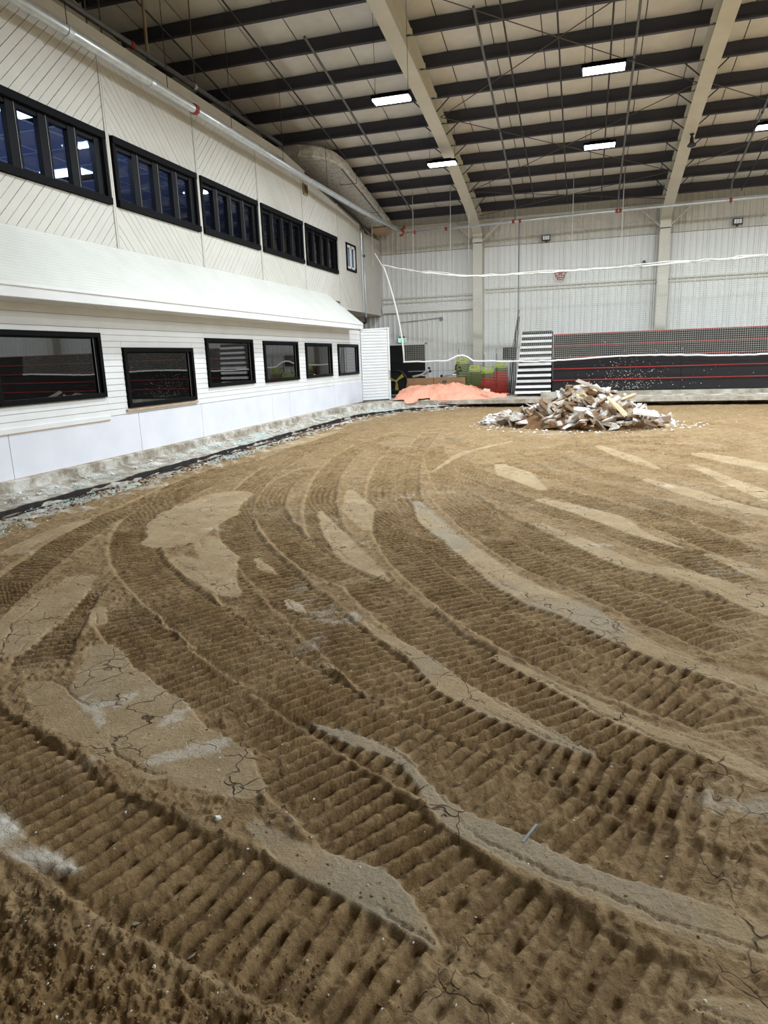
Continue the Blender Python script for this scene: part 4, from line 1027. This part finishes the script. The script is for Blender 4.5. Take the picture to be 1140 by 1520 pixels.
# pale crumbs thrown on the bleacher face: splashes of slush
random.seed(5); m = MB()
for i in range(420):
    x = random.gauss(1.5, .6) if random.random() < .7 else random.gauss(1.5, 1.7); z = .15+abs(random.gauss(0, .7))
    if z > 2.1 or x < -1.2: continue
    yy = 27.25+.045*int((z-.12)/hh)-.005
    lump(m, (x, yy, z), random.uniform(.006, .026))
tag(m.build('splash_specks', M['white_crumb']), label='white specks splashed over the black bleacher face behind the rubble', cat='specks', kind='stuff')
# leaning poles and bundled dark net beside the steps
t = empty('net_pole', (-3.0, 28.2, 0), label='bundle of dark poles and net leaning upright beside the striped steps', cat='pole')
for i, (a, b, r_) in enumerate(((-2.98, -2.68, .03), (-2.88, -2.70, .02), (-2.8, -2.66, .02), (-3.05, -2.74, .015))):
    m = MB(); m.tube([(a, 28.2, -.05), ((a+b)/2-.03, 28.25, 1.7), (b, 28.3, 3.25-.12*i)], r_, 6); rel(t, m.build('pole', M['conduit_dark']))

# ------------------------------------------------------------ net across the far end
nt = empty('safety_net', (-1, 27.0, 1.4), label='pale square mesh safety net hung across the far end between white ropes', cat='net')
def top_z(x): return 4.47+.10*((x+.5)/7)**2+(.55*max(0, (-x-4.0)/3.8)**1.6)
def bot_z(x):
    if x < -5.2: return 1.40
    if x < -4.3: return 1.40+.20*math.sin((x+5.2)/.9*math.pi)
    return 1.33+.05*math.sin(x*.9)
def left_x(z): return -7.07-(.0+.72*max(0, (z-1.4)/3.65)**1.7)
def ynet(x, z): return 27.0+.05*math.sin(x*1.9+z)-(.12 if z < 2.5 else 0)*(2.5-z)
XE = 16.0
cell = .072; th = .0045
m = MB(); 
x = -7.75
while x < 9.0:
    zt = top_z(x); zb_ = bot_z(x)
    if x < -7.07: zb_ = 1.4+3.65*(((-7.07-x)/.72)**(1/1.7))
    if zt-zb_ > .1:
        n = 5; pts = [(x, ynet(x, zb_+(zt-zb_)*k_/n), zb_+(zt-zb_)*k_/n) for k_ in range(n+1)]; m.tube(pts, th, 3, False)
    x += cell
z = 1.40
while z < 4.6:
    xa = left_x(z); n = 26
    pts = []
    for k_ in range(n+1):
        xx = xa+(9.0-xa)*k_/n
        if z <= top_z(xx) and z >= bot_z(xx)-.02: pts.append((xx, ynet(xx, z), z))
    if len(pts) > 2: m.tube(pts, th, 3, False)
    z += cell
nm = rel(nt, m.build('mesh_cords', M['net'])); nm['kind'] = 'stuff'
random.seed(9)
def wobble(pts, a): return [(p[0], p[1]+random.uniform(-a, a), p[2]+random.uniform(-a, a)) for p in pts]
m = MB(); m.tube(wobble([(x_, 26.98, top_z(x_)) for x_ in np.arange(-7.85, 9, .22)], .018), .03, 6); rel(nt, m.build('top_rope', M['rope']))
m = MB(); m.tube(wobble([(x_, 26.95, top_z(x_)+.02) for x_ in np.arange(-7.4, 9, .35)], .05), .014, 5); rel(nt, m.build('lashing', M['rope']))
m = MB(); m.tube([(left_x(z_), 26.98, z_) for z_ in np.linspace(1.4, 5.05, 14)], .035, 6); rel(nt, m.build('side_rope', M['rope']))
m = MB(); m.tube(wobble([(x_, ynet(x_, bot_z(x_))-.05, bot_z(x_)) for x_ in np.arange(-7.07, 9, .2)], .010), .033, 6); rel(nt, m.build('bottom_rope', M['rope']))
m = MB(); m.tube([(-8.15, 26.98, 5.6), (-7.8, 26.98, 5.02)], .02, 5); rel(nt, m.build('tie_rope', M['rope']))
# hanging cords up to the roof
for x_ in (-8.25, -6.6, -5.15, -4.45, -.7, 1.0, 6.1):
    tp = zroof(27.0)
    m = MB(); m.tube([(x_, 27.0, top_z(max(x_, -7.8))), (x_+.02, 27.0, tp)], .011, 4); rel(nt, m.build('hanging_cord', M['net']))

# ------------------------------------------------------------ pipes
def pipe(name, pts, r_, mat, label, cat='pipe', couplings=(), group=None):
    t = empty(name, pts[0], label=label, cat=cat, group=group)
    m = MB(); m.tube(pts, r_, 12); o_ = m.build('tube', mat, None, True); rel(t, o_)
    for c_ in couplings:
        k_ = c_ if isinstance(c_, tuple) else None
        a = Vector(pts[0]); b = Vector(pts[-1]); p_ = a+(b-a)*k_[0]; d_ = (b-a).normalized()
        m = MB(); m.tube([p_-d_*.05, p_+d_*.05], r_*1.28, 12); rel(t, m.build('coupling', k_[1]))
    return t
A0, A1 = (-8.55, 4.0, 7.13), (-8.5, 21.2, 7.06)
p = pipe('sprinkler_main', [A0, A1, (-8.15, 25.5, 6.88), (-7.5, 28.4, 6.62)], .085, M['galv'], 'thick shiny pipe running along the upper left wall', couplings=())
for y_, mt in ((14.8, 'red_fit'), (21.3, 'red_fit'), (10.9, 'galv'), (13.2, 'galv'), (18.0, 'galv')):
    m = MB(); m.tube([(-8.52, y_-.06, 7.09), (-8.52, y_+.06, 7.09)], .108 if mt == 'red_fit' else .094, 12); rel(p, m.build('coupling', M[mt]))
m = MB(); m.tube([(-7.5, 28.4, 6.62), (-7.38, 28.5, 6.62), (-7.35, 28.5, 6.52), (-7.42, 28.5, 6.42), (-7.52, 28.5, 6.45)], .04, 8); m.tube([(-7.42, 28.4, 6.6), (-7.3, 28.5, 6.75)], .06, 8); rel(p, m.build('elbow', M['red_fit']))
for y_ in (10.9, 13.8, 16.5, 19.5, 23.0):
    m = MB(); m.tube([(-8.52, y_, 7.1), (-8.52, y_, zroof(y_))], .008, 5); rel(p, m.build('hanger_rod', M['conduit_dark']))
p = pipe('attic_pipe', [(-9.2, 2, 8.03), (-9.2, 21.0, 8.04)], .06, M['galv_dull'], 'dull grey pipe behind the top of the upper left wall', couplings=((.615, M['red_fit']), (.74, M['galv'])))
p = pipe('cross_main', [(-7.35, 28.5, 6.50), (0, 28.5, 6.63), (12, 28.5, 6.72), (XR-.5, 28.5, 6.8)], .042, M['galv'], 'long level pipe crossing in front of the far wall below the roof')
for x_ in (-6.9, -5.6, -2.95, -2.7, .85, .98, 4.7): 
    m = MB(); m.tube([(x_-.045, 28.5, float(np.interp(x_, [-7.35, 0, 12], [6.5, 6.63, 6.72]))), (x_+.045, 28.5, float(np.interp(x_, [-7.35, 0, 12], [6.5, 6.63, 6.72])))], .068, 10); rel(p, m.build('coupling', M['red_fit']))
def branch(x0_, ya, yb, xoff, label):
    za = zroof(ya)-.22; zb2 = zroof(yb)-.25
    t = pipe('branch_pipe', [(x0_, ya, za), (x0_+xoff, yb, zb2)], .032, M['galv_dull'], label, group='sloping branch pipes under the roof', couplings=((.5, M['conduit_dark']),))
    m = MB(); m.tube([(x0_+xoff, yb, zb2+.05), (x0_+xoff, yb, 6.55)], .03, 8); rel(t, m.build('drop', M['galv_dull']))
    for y_ in np.arange(ya+.6, yb, 2.84): 
        m = MB(); m.tube([(x0_+xoff*(y_-ya)/(yb-ya), y_, zroof(y_)-.24), (x0_+xoff*(y_-ya)/(yb-ya), y_, zroof(y_)+.02)], .007, 4); rel(t, m.build('hanger', M['conduit_dark']))
branch(-6.85, 17.4, 28.5, -.1, 'sloping branch pipe left of the left rafter')
branch(-2.73, 17.4, 28.5, -.15, 'sloping branch pipe just right of the left rafter')
branch(.85, 12, 28.5, .05, 'sloping branch pipe passing right of the largest light')
branch(4.45, 19, 28.5, .25, 'sloping branch pipe right of the right rafter')
for x_, ya, yb, dx_, nm_ in ((-8.3, 14.5, 24, .15, 'over the upper left wall'), (-2.16, 15, 29.2, -.05, 'nearest the left rafter'), (-.92, 14, 29.4, -.05, 'left of the two middle lights'), (.32, 14, 29.6, -.03, 'passing behind the middle lights'), (5.16, 20, 29.9, .1, 'right of the right rafter'), (-10.2, 14, 22, 0, 'behind the top of the upper left wall')):
    m = MB(); m.tube([(x_, ya, zroof(ya)-.03), (x_+dx_, yb, zroof(yb)-.03)], .022, 6)
    tag(m.build('roof_conduit', M['conduit_dark']), label='thin dark conduit clipped under the purlins, '+nm_, cat='conduit')
# drop conduit on the far wall side
m = MB(); m.tube([(-2.72, 28.5, 6.60), (-2.72, 28.5, 2.3)], .03, 8); tag(m.build('drop_conduit', M['galv_dull']), label='vertical grey conduit dropping from the cross pipe behind the net', cat='conduit')
# vertical pipe at the end of the upper wall
p = empty('wall_pipe', (-8.88, 27.75, 3.4), label='vertical shiny pipe at the end of the upper left wall', cat='pipe')
m = MB(); m.tube([(-8.86, 27.8, 6.65), (-8.86, 27.8, 3.2), (-8.95, 27.9, 3.05), (-9.6, 27.9, 2.98)], .035, 8); rel(p, m.build('tube', M['galv'], None, True))
m = MB(); m.tube([(-8.86, 27.55, 6.6), (-8.86, 27.55, 3.4)], .014, 6); rel(p, m.build('thin_conduit', M['galv']))
m = MB(); m.tube([(-8.86, 27.83, 5.65), (-8.86, 27.77, 5.65)], .06, 8); m.tube([(-8.86, 27.8, 3.25), (-8.9, 27.85, 3.05), (-9.1, 27.9, 3.0)], .05, 8); rel(p, m.build('elbow', M['conduit_dark']))
m = MB(); m.tube([(-9.35, 14.45, 7.4), (-9.35, 14.5, 10.0)], .035, 8); tag(m.build('tan_post', M['tan']), label='tan vertical post rising behind the top of the upper left wall', cat='post')
for i, (x_, y_) in enumerate(((-9.4, 12.6), (-9.3, 16.3), (-9.6, 13.3))):
    m = MB(); m.tube([(x_, y_, 7.6), (x_, y_, 10.0)], .014, 5); tag(m.build('attic_rod', M['rod']), label=['thin rod left of the tan post above the upper wall', 'thin rod right of the tan post above the upper wall', 'second thin rod left of the tan post'][i], cat='rod')
# ------------------------------------------------------------ duct
du = empty('air_duct', (-9, 23, 8), label='foil wrapped rectangular air duct under the roof above the left wall', cat='duct')
def duct():
    nY = 60; ring = []
    m = MB(); vs = []; nr_ = 20
    for i in range(nY+1):
        y_ = 22.75+(29.6-22.75)*i/nY
        zb_ = 6.95+.178*(29.6-y_)*1.0; zt_ = zb_+.36
        # right edge rounds toward the wall at the near end
        e_ = min(1, (y_-22.75)/1.5); xr_ = -8.2-(1.15)*(1-math.sqrt(max(0, 1-(1-e_)**2))); xl_ = -10.6
        prof_ = [(xl_, zb_), (xl_*.7+xr_*.3, zb_), (xl_*.4+xr_*.6, zb_), (xr_-.25, zb_), (xr_-.06, zb_), (xr_, zb_+.05), (xr_+.02, zb_+.18), (xr_, zt_-.05), (xr_-.07, zt_), (xr_-.4, zt_+.02), (xl_, zt_)]
        n_ = len(prof_)
        for (a, b) in prof_: vs.append((a+random.uniform(-.016, .016), y_+random.uniform(-.02, .02), b+random.uniform(-.014, .014)))
    fs = [(i*n_+j, i*n_+j+1, (i+1)*n_+j+1, (i+1)*n_+j) for i in range(nY) for j in range(n_-1)]
    fs.append(tuple(range(n_))); fs.append(tuple(range(nY*n_, (nY+1)*n_))[::-1])
    m.add(vs, fs); return m
random.seed(4); rel(du, duct().build('foil_wrap', M['foil']))
m = MB(); m.tube([(XU+.0, 22.0, ztop(22.0)+.01), (XU+.0, 27.6, ztop(27.6)+.01), (XU+.02, 28.6, 6.6)], .03, 6); rel(du, m.build('black_gasket', M['black']))
for y_ in (24.9, 27.6):
    m = MB(); zz = 6.95+.178*(29.6-y_)
    m.tube([(-8.75, y_, zz+.05), (-8.75, y_, zz-.10), (-8.1, y_, zz-.10), (-8.1, y_, zroof(y_))], .012, 5); rel(du, m.build('hanger_rod', M['conduit_dark']))
m = MB(); m.tube([(-8.3, 23.9, 7.95), (-8.22, 29.5, 6.93)], .025, 6); rel(du, m.build('edge_conduit', M['galv_dull']))
m = MB(); m.box((-8.95, 29.3, 6.75), (-8.25, 29.9, 6.95)); rel(du, m.build('end_timber', M['timber']))

# ------------------------------------------------------------ things on the far wall
def flood(x, z, label):
    t = empty('flood_light', (x, YF-.1, z), label=label, cat='flood light')
    m = MB(); m.box((-.17, -.12, -.11), (.17, -.04, .11)); m.build('housing', M['black'], t)
    m = MB(); m.box((-.13, -.128, -.07), (.13, -.12, .08)); m.build('lens', M['white_tread'], t)
    m = MB(); m.box((-.03, -.05, -.17), (.03, .04, -.09)); m.build('bracket', M['black'], t)
    m = MB()
    for q_ in (-.045, .045): m.box((q_-.006, -.133, -.07), (q_+.006, -.127, .08))
    m.build('lens_bar', M['black'], t)
flood(-1.8, 6.16, 'small black flood light on the far wall between the columns'); flood(5.3, 6.2, 'small black flood light on the far wall right of the right column')
t = empty('exit_sign', (-8.02, YF-.15, 2.33), label='green and white running person exit sign above the dark doorway', cat='exit sign')
m = MB(); m.box((-.19, -.02, -.10), (.19, .03, .10)); m.build('case', M['white_tread'], t)
m = MB(); m.box((-.18, -.028, -.09), (.18, -.021, .09)); m.build('face', M['exit_green'], t)
m = MB()
for q_ in ([(-.02, .055), (.01, .055), (.01, .03), (-.02, .03)], [(-.05, .03), (.03, .025), (.02, -.02), (-.03, -.01)], [(-.03, -.01), (.0, -.015), (-.06, -.07), (-.09, -.06)], [(.0, -.01), (.03, -.02), (.06, -.07), (.03, -.07)], [(.09, .07), (.16, .07), (.16, -.08), (.09, -.08)]):
    m.prism([(a, -.029, b) for a, b in q_], (0, -.004, 0))
m.build('pictogram', M['white_tread'], t)
m = MB(); m.box((-.13, -.01, .10), (.13, .02, .17)); m.build('lamp_heads', M['galv_dull'], t)
t = empty('door_1', (-7.8, YF, 0), kind='structure')
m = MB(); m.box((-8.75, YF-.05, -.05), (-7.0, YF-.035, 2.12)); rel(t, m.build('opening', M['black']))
m = MB(); m.box((-7.0, YF-.08, -.05), (-6.93, YF-.02, 2.2)); m.box((-8.82, YF-.08, 2.12), (-6.93, YF-.02, 2.2)); rel(t, m.build('door_frame', M['liner']))
t = empty('wall_grille', (-3.25, YF-.06, 1.4), label='small dark grey grille on the far wall above the red stack', cat='grille')
m = MB(); m.box((-3.55, YF-.05, 1.35), (-2.98, YF-.03, 1.85)); rel(t, m.build('backing', M['black_frame']))
for k_ in range(6): rel(t, boxo('slat', (-3.53, YF-.07, 1.38+k_*.08), (-3.0, YF-.05, 1.41+k_*.08), M['conduit_dark']))
m = MB(); m.tube([(-8.1, YF-.06, 3.1), (-6.3, YF-.06, 3.22)], .015, 5); m.box((-6.32, YF-.09, 3.12), (-6.18, YF-.03, 3.26)); tag(m.build('wall_conduit', M['galv_dull']), label='thin horizontal conduit with a junction box above the dark doorway', cat='conduit')
t = empty('wall_loudspeaker', (1.95, YF-.1, 4.9), label='small pale wall fitting on a stem near the top rope', cat='wall fitting')
m = MB(); m.tube([(0, 0, -.9), (0, 0, 0)], .018, 6); m.build('stem', M['liner_cream'], t); m = MB(); m.tube([(-.02, -.02, 0), (.1, -.1, .08)], .05, 8, True, [.04, .07]); m.build('head', M['galv_dull'], t)
t = empty('red_basket', (-1.2, YF-.25, 4.75), label='small red half round basket on the far wall just below the top rope', cat='basket')
m = MB()
for k_ in range(4): m.tube([((.24-.05*k_)*math.cos(a), -(.18-.03*k_)*math.sin(a), -.09*k_) for a in np.linspace(0, math.pi, 9)], .018, 5)
m.build('wire_rings', M['red_trim'], t); m = MB(); m.box((-.05, -.0, -.02), (.05, .21, .02)); m.build('bracket', M['red_trim'], t); m = MB()
for a in np.linspace(0, math.pi, 6): m.tube([(.24*math.cos(a), -.18*math.sin(a), 0), (.09*math.cos(a), -.09*math.sin(a), -.27)], .014, 5)
m.build('wire_ribs', M['red_trim'], t)
# small horn under the right rafter
t = empty('horn_speaker', (2.78, 24.1, 7.72), label='small dark horn hanging under the right rafter', cat='horn')
m = MB(); m.tube([(0, 0, .1), (0, 0, 0), (0, -.02, -.12), (0, -.04, -.22)], .05, 10, True, [.02, .05, .06, .13]); m.build('bell', M['black'], t)
m = MB(); m.box((-.06, -.02, .08), (.06, .02, .12)); m.build('bracket', M['black'], t)

# ------------------------------------------------------------ stacks of skating aids
def make_aid(top, mat):
    """one nested plastic frame: tapered rectangular tray, open in the middle; the topmost shows its handle"""
    m = MB(); w0, w1, d0 = .27, .23, .26
    def ringbox(w_, d_, z_, h_, t_):
        m.box((-w_, -d_, z_), (w_, -d_+t_, z_+h_)); m.box((-w_, d_-t_, z_), (w_, d_, z_+h_)); m.box((-w_, -d_+t_, z_), (-w_+t_, d_-t_, z_+h_)); m.box((w_-t_, -d_+t_, z_), (w_, d_-t_, z_+h_))
    ringbox(w0, d0, 0, .040, .05); ringbox(w0+.012, d0+.012, .0, .018, .05)
    if top:
        n = 16; o_ = []; i_ = []
        pts_o = [(-w0, 0), (w0, 0), (w0*.82, .20), (-w0*.82, .20)]
        m2_ = MB()
        hole = [(.15*math.cos(2*math.pi*k_/n), .115+.045*math.sin(2*math.pi*k_/n)) for k_ in range(n)]
        out = []
        for (hx, hz) in hole:
            dx, dz = hx, hz-.115; a = math.atan2(dz, dx)
            # project on outline
            best = None
            for q_ in range(4):
                p1, p2 = pts_o[q_], pts_o[(q_+1) % 4]; ex, ez = p2[0]-p1[0], p2[1]-p1[1]
                den = math.cos(a)*(-ez)+math.sin(a)*ex
                if abs(den) < 1e-9: continue
                rx, rz = p1[0], p1[1]-.115
                tt = (rx*(-ez)+rz*ex)/den; 
                px_, pz_ = tt*math.cos(a), tt*math.sin(a)
                uu_ = ((px_-rx)*ex+(pz_-rz)*ez)/(ex*ex+ez*ez)
                if tt > 0 and -.001 <= uu_ <= 1.001: best = (px_, pz_+.115)
            out.append(best or (hx*1.3, hz))
        vs = []
        for (a, b) in hole: vs.append((a, -d0+.02+b*.25, .06+b))
        for (a, b) in out: vs.append((a, -d0+.02+b*.25, .06+b))
        for (a, b) in hole: vs.append((a, -d0+.07+b*.25, .06+b))
        for (a, b) in out: vs.append((a, -d0+.07+b*.25, .06+b))
        fs = []
        for k_ in range(n):
            j = (k_+1) % n
            fs += [(k_, j, n+j, n+k_), (2*n+k_, 3*n+k_, 3*n+j, 2*n+j), (k_, 2*n+k_, 2*n+j, j), (n+k_, n+j, 3*n+j, 3*n+k_)]
        m.add(vs, fs); m.box((-w0*.8, -d0+.1, .22), (w0*.8, d0-.02, .26))
    return m
protos = {}
stacks = [(-4.93, 28.7, 1.42, [('green', 19)], 'all green stack at the left'), (-4.42, 28.7, 1.14, [('red_plastic', 3), ('green', 1), ('red_plastic', 1), ('green', 9)], 'second stack'),
          (-3.90, 28.7, 1.16, [('red_plastic', 10), ('green', 3)], 'third stack'), (-3.36, 28.7, 1.40, [('red_plastic', 13), ('green', 3)], 'rightmost stack')]
for si, (sx, sy, hgt, lay, nm_) in enumerate(stacks):
    seq = [c_ for c_, n in lay for _ in range(n)]
    for i, c_ in enumerate(seq):
        top = i == len(seq)-1; mt = 'lime' if top else c_
        key = (top, mt)
        if key not in protos:
            o = make_aid(top, mt).build('skating_aid', M[mt]); protos[key] = o
        else: o = protos[key].copy(); COL.objects.link(o)
        k_ = 1-.006*i
        o.location = (sx+random.uniform(-.006, .006)-.004*i, sy, .03+i*.0675); o.scale = (k_, k_, 1)
        word = {'green': 'green', 'red_plastic': 'red', 'lime': 'lime green'}[mt]
        if top: tag(o, label='lime green skating aid with oval handle hole topping the %s' % nm_, cat='skating aid')
        else: tag(o, label='%s plastic skating aid nested in the %s' % (word, nm_), cat='skating aid', group='skating aids in the %s' % nm_)
        if 'group' in o and top: del o['group']
    # trolley under the stack
    t = empty('trolley', (sx, sy, -.05), label='low black wheeled trolley under the %s of skating aids' % nm_.replace(' at the left', ' at far left'), cat='trolley')
    m = MB(); m.box((-.27, -.27, .05), (.27, .27, .075)); m.build('deck', M['black'], t)
    for a in (-.21, .21):
        for b in (-.21, .21):
            m = MB(); m.tube([(a-.015, b, .028), (a+.015, b, .028)], .028, 10); m.build('wheel', M['black'], t)
    m = MB()
    for a in (-.285, .285): m.tube([(a, .2, .06), (a, .2, hgt+.5)], .012, 5)
    m.build('upright', M['galv_dull'], t)
# ------------------------------------------------------------ orange tarp
def tarp():
    n, k_ = 90, 46; vs = []
    for i in range(n+1):
        u_ = i/n; x_ = -7.15+4.15*u_
        for j in range(k_+1):
            w_ = j/k_
            yf = float(np.interp(u_, [0, .15, .3, .45, .7, .9, 1], [25.1, 25.0, 25.9, 25.5, 25.9, 26.3, 26.9])); yb = 28.1
            y_ = yf+(yb-yf)*w_
            crest = float(np.interp(u_, [0, .08, .3, .58, .68, .8, 1], [.25, .40, .50, .44, .26, .13, .01]))
            prof_ = float(np.interp(w_, [0, .18, .5, .75, 1], [0, .42, .95, 1, .2]))
            fold = .10*(.5-abs(float(fbm(np.array([u_*9.+w_*1.5]), np.array([w_*3.-u_*2]), 1.3, 3, 25)[0])))*.8-.03+.02*math.sin(u_*13-w_*9+1)+.05*float(fbm(np.array([u_*26.]), np.array([w_*7.]), 1, 2, 35)[0])+.05*float(fbm(np.array([u_*5.]), np.array([w_*2.5]), 2, 3, 5)[0])
            base = -.03 if y_ > 26.2 else -.16
            d_ = float(kerb_d(np.array([x_]), np.array([y_]))[()] if False else kerb_d(np.array([x_]), np.array([y_]))[0])
            base = -.02 if d_ < .15 else (-.16 if d_ < .9 else -.3)
            zz = max(base+.04+abs(fold)*.4, crest*prof_+fold*(.5+prof_)+base*(1-prof_)+.03)
            vs.append((x_+.04*math.sin(w_*9+u_*7), y_+.05*math.sin(u_*19), zz))
    m = MB(); m.add(vs, [(i*(k_+1)+j, i*(k_+1)+j+1, (i+1)*(k_+1)+j+1, (i+1)*(k_+1)+j) for i in range(n) for j in range(k_)])
    return m
o = tarp().build('orange_tarp', M['orange'], None, True); tag(o, label='crumpled orange tarp draped over the corner of the kerb', cat='tarp')
sol = o.modifiers.new('thickness', 'SOLIDIFY'); sol.thickness = .012
m = MB(); m.prism([(-3.85, 26.45, .20), (-3.55, 26.40, .17), (-3.58, 26.62, .27), (-3.82, 26.66, .30)], (0, 0, .012)); tag(m.build('paper_sheet', M['paper']), label='pale scrap of card lying on the right end of the orange tarp', cat='card')
# ------------------------------------------------------------ boxes, scooters, hoses
tb = empty('storage_frame', (-6.0, 28.6, 0), label='low frame of grey tubes carrying the two long cardboard boxes', cat='frame')
m = MB()
for x_ in (-7.25, -6.05, -4.85):
    for y_ in (28.4, 28.8): m.tube([(x_, y_, -.05), (x_, y_, .36)], .02, 6)
m.box((-7.3, 28.38, .34), (-4.8, 28.85, .37)); rel(tb, m.build('tubes', M['galv_dull']))
for i, (a, b) in enumerate(((-7.42, -6.2), (-6.18, -4.85))):
    t = empty('cardboard_box', ((a+b)/2, 28.6, .37), label=['left long brown cardboard box behind the orange tarp', 'right long brown cardboard box with purple print behind the orange tarp'][i], cat='box')
    L_ = (b-a)/2
    m = MB(); m.box((-L_, -.2, 0), (L_, .2, .33)); m.build('carton', M['card'], t)
    m = MB(); m.box((-L_+.02, -.02, .33), (L_-.02, .02, .333)); m.build('lid_seam', M['tan'], t)
    if i:
        m = MB(); m.box((-.3, -.205, .12), (-.12, -.2, .22)); m.box((.18, -.205, .05), (.45, -.2, .15)); m.build('print', M['card_tape'], t)
def carrier(x, label, flip=1):
    t = empty('net_carrier', (x, 28.55, .72), label=label, cat='carrier')
    m = MB(); m.tube([(-.45, 0, .03), (0, 0, .12), (.35, .05, .34)], .045, 6); m.tube([(-.3, .1, .03), (.3, .12, .2)], .035, 6); m.tube([(.0, .0, .1), (.22, 0, .06), (.4, 0, .33)], .035, 6); m.build('tube_frame', M['galv'], t)
    for (a, b) in ((-.42, .05), (.34, .38), (.38, .26)):
        m = MB(); m.tube([(a, -.05, b), (a, .05, b)], .055, 12); m.build('wheel', M['black'], t)
    m = MB(); m.box((.26, -.06, .26), (.36, .06, .36)); m.build('bracket', M['galv'], t)
carrier(-6.75, 'left metal wheeled bar lying on the cardboard boxes'); carrier(-5.45, 'right metal wheeled bar lying on the cardboard boxes')
m = MB(); m.tube([(-7.4, 28.9, .98), (-4.9, 28.9, 1.0)], .015, 5); tag(m.build('level_pipe', M['galv']), label='thin level metal rail behind the wheeled bars', cat='rail')
m = MB(); m.tube([(-5.28, 28.6, .9), (-5.27, 28.6, 1.15), (-5.2, 28.6, 1.3), (-5.05, 28.6, 1.36), (-4.85, 28.6, 1.36)], .045, 8); tag(m.build('red_hose', M['red_fit'], None, True), label='dark red bent hose left of the green stack', cat='hose')
m = MB(); m.box((-4.85, 28.4, .0), (-4.8, 28.8, .75)); m = m
# dark round fan with yellow blades by the wing panel
t = empty('floor_fan', (-7.75, 28.2, .62), label='round black floor fan with dull yellow blades beside the white wing panel', cat='fan')
m = MB(); m.tube([(.44*math.cos(a), 0, .44*math.sin(a)) for a in np.linspace(0, 2*math.pi, 33)], .03, 6, False); m.build('guard_rim', M['black'], t)
m = MB(); m.tube([(0, .12, 0), (0, .06, 0)], .42, 24, True, [.30, .42]); m.build('housing', M['black'], t)
for k_, a in enumerate((.75, 1.85*math.pi-1.0+.0, 3.1)):
    m = MB(); a = [.75, -1.45, 2.9][k_]
    ca_, sa_ = math.cos(a), math.sin(a)
    def R_(u_, v_): return (u_*ca_-v_*sa_, -.02, u_*sa_+v_*ca_)
    m.prism([R_(.06, -.03), R_(.36, -.11), R_(.40, .04), R_(.07, .04)], (0, .012, 0)); m.build('blade', M['yellow'], t)
m = MB(); m.tube([(0, -.06, 0), (0, .06, 0)], .05, 12); m.build('hub', M['galv'], t)
m = MB(); m.box((-.3, -.05, -.67), (-.26, .1, -.3)); m.box((.26, -.05, -.67), (.3, .1, -.3)); m.box((-.35, -.1, -.67), (.35, .15, -.64)); m.build('stand', M['black'], t)
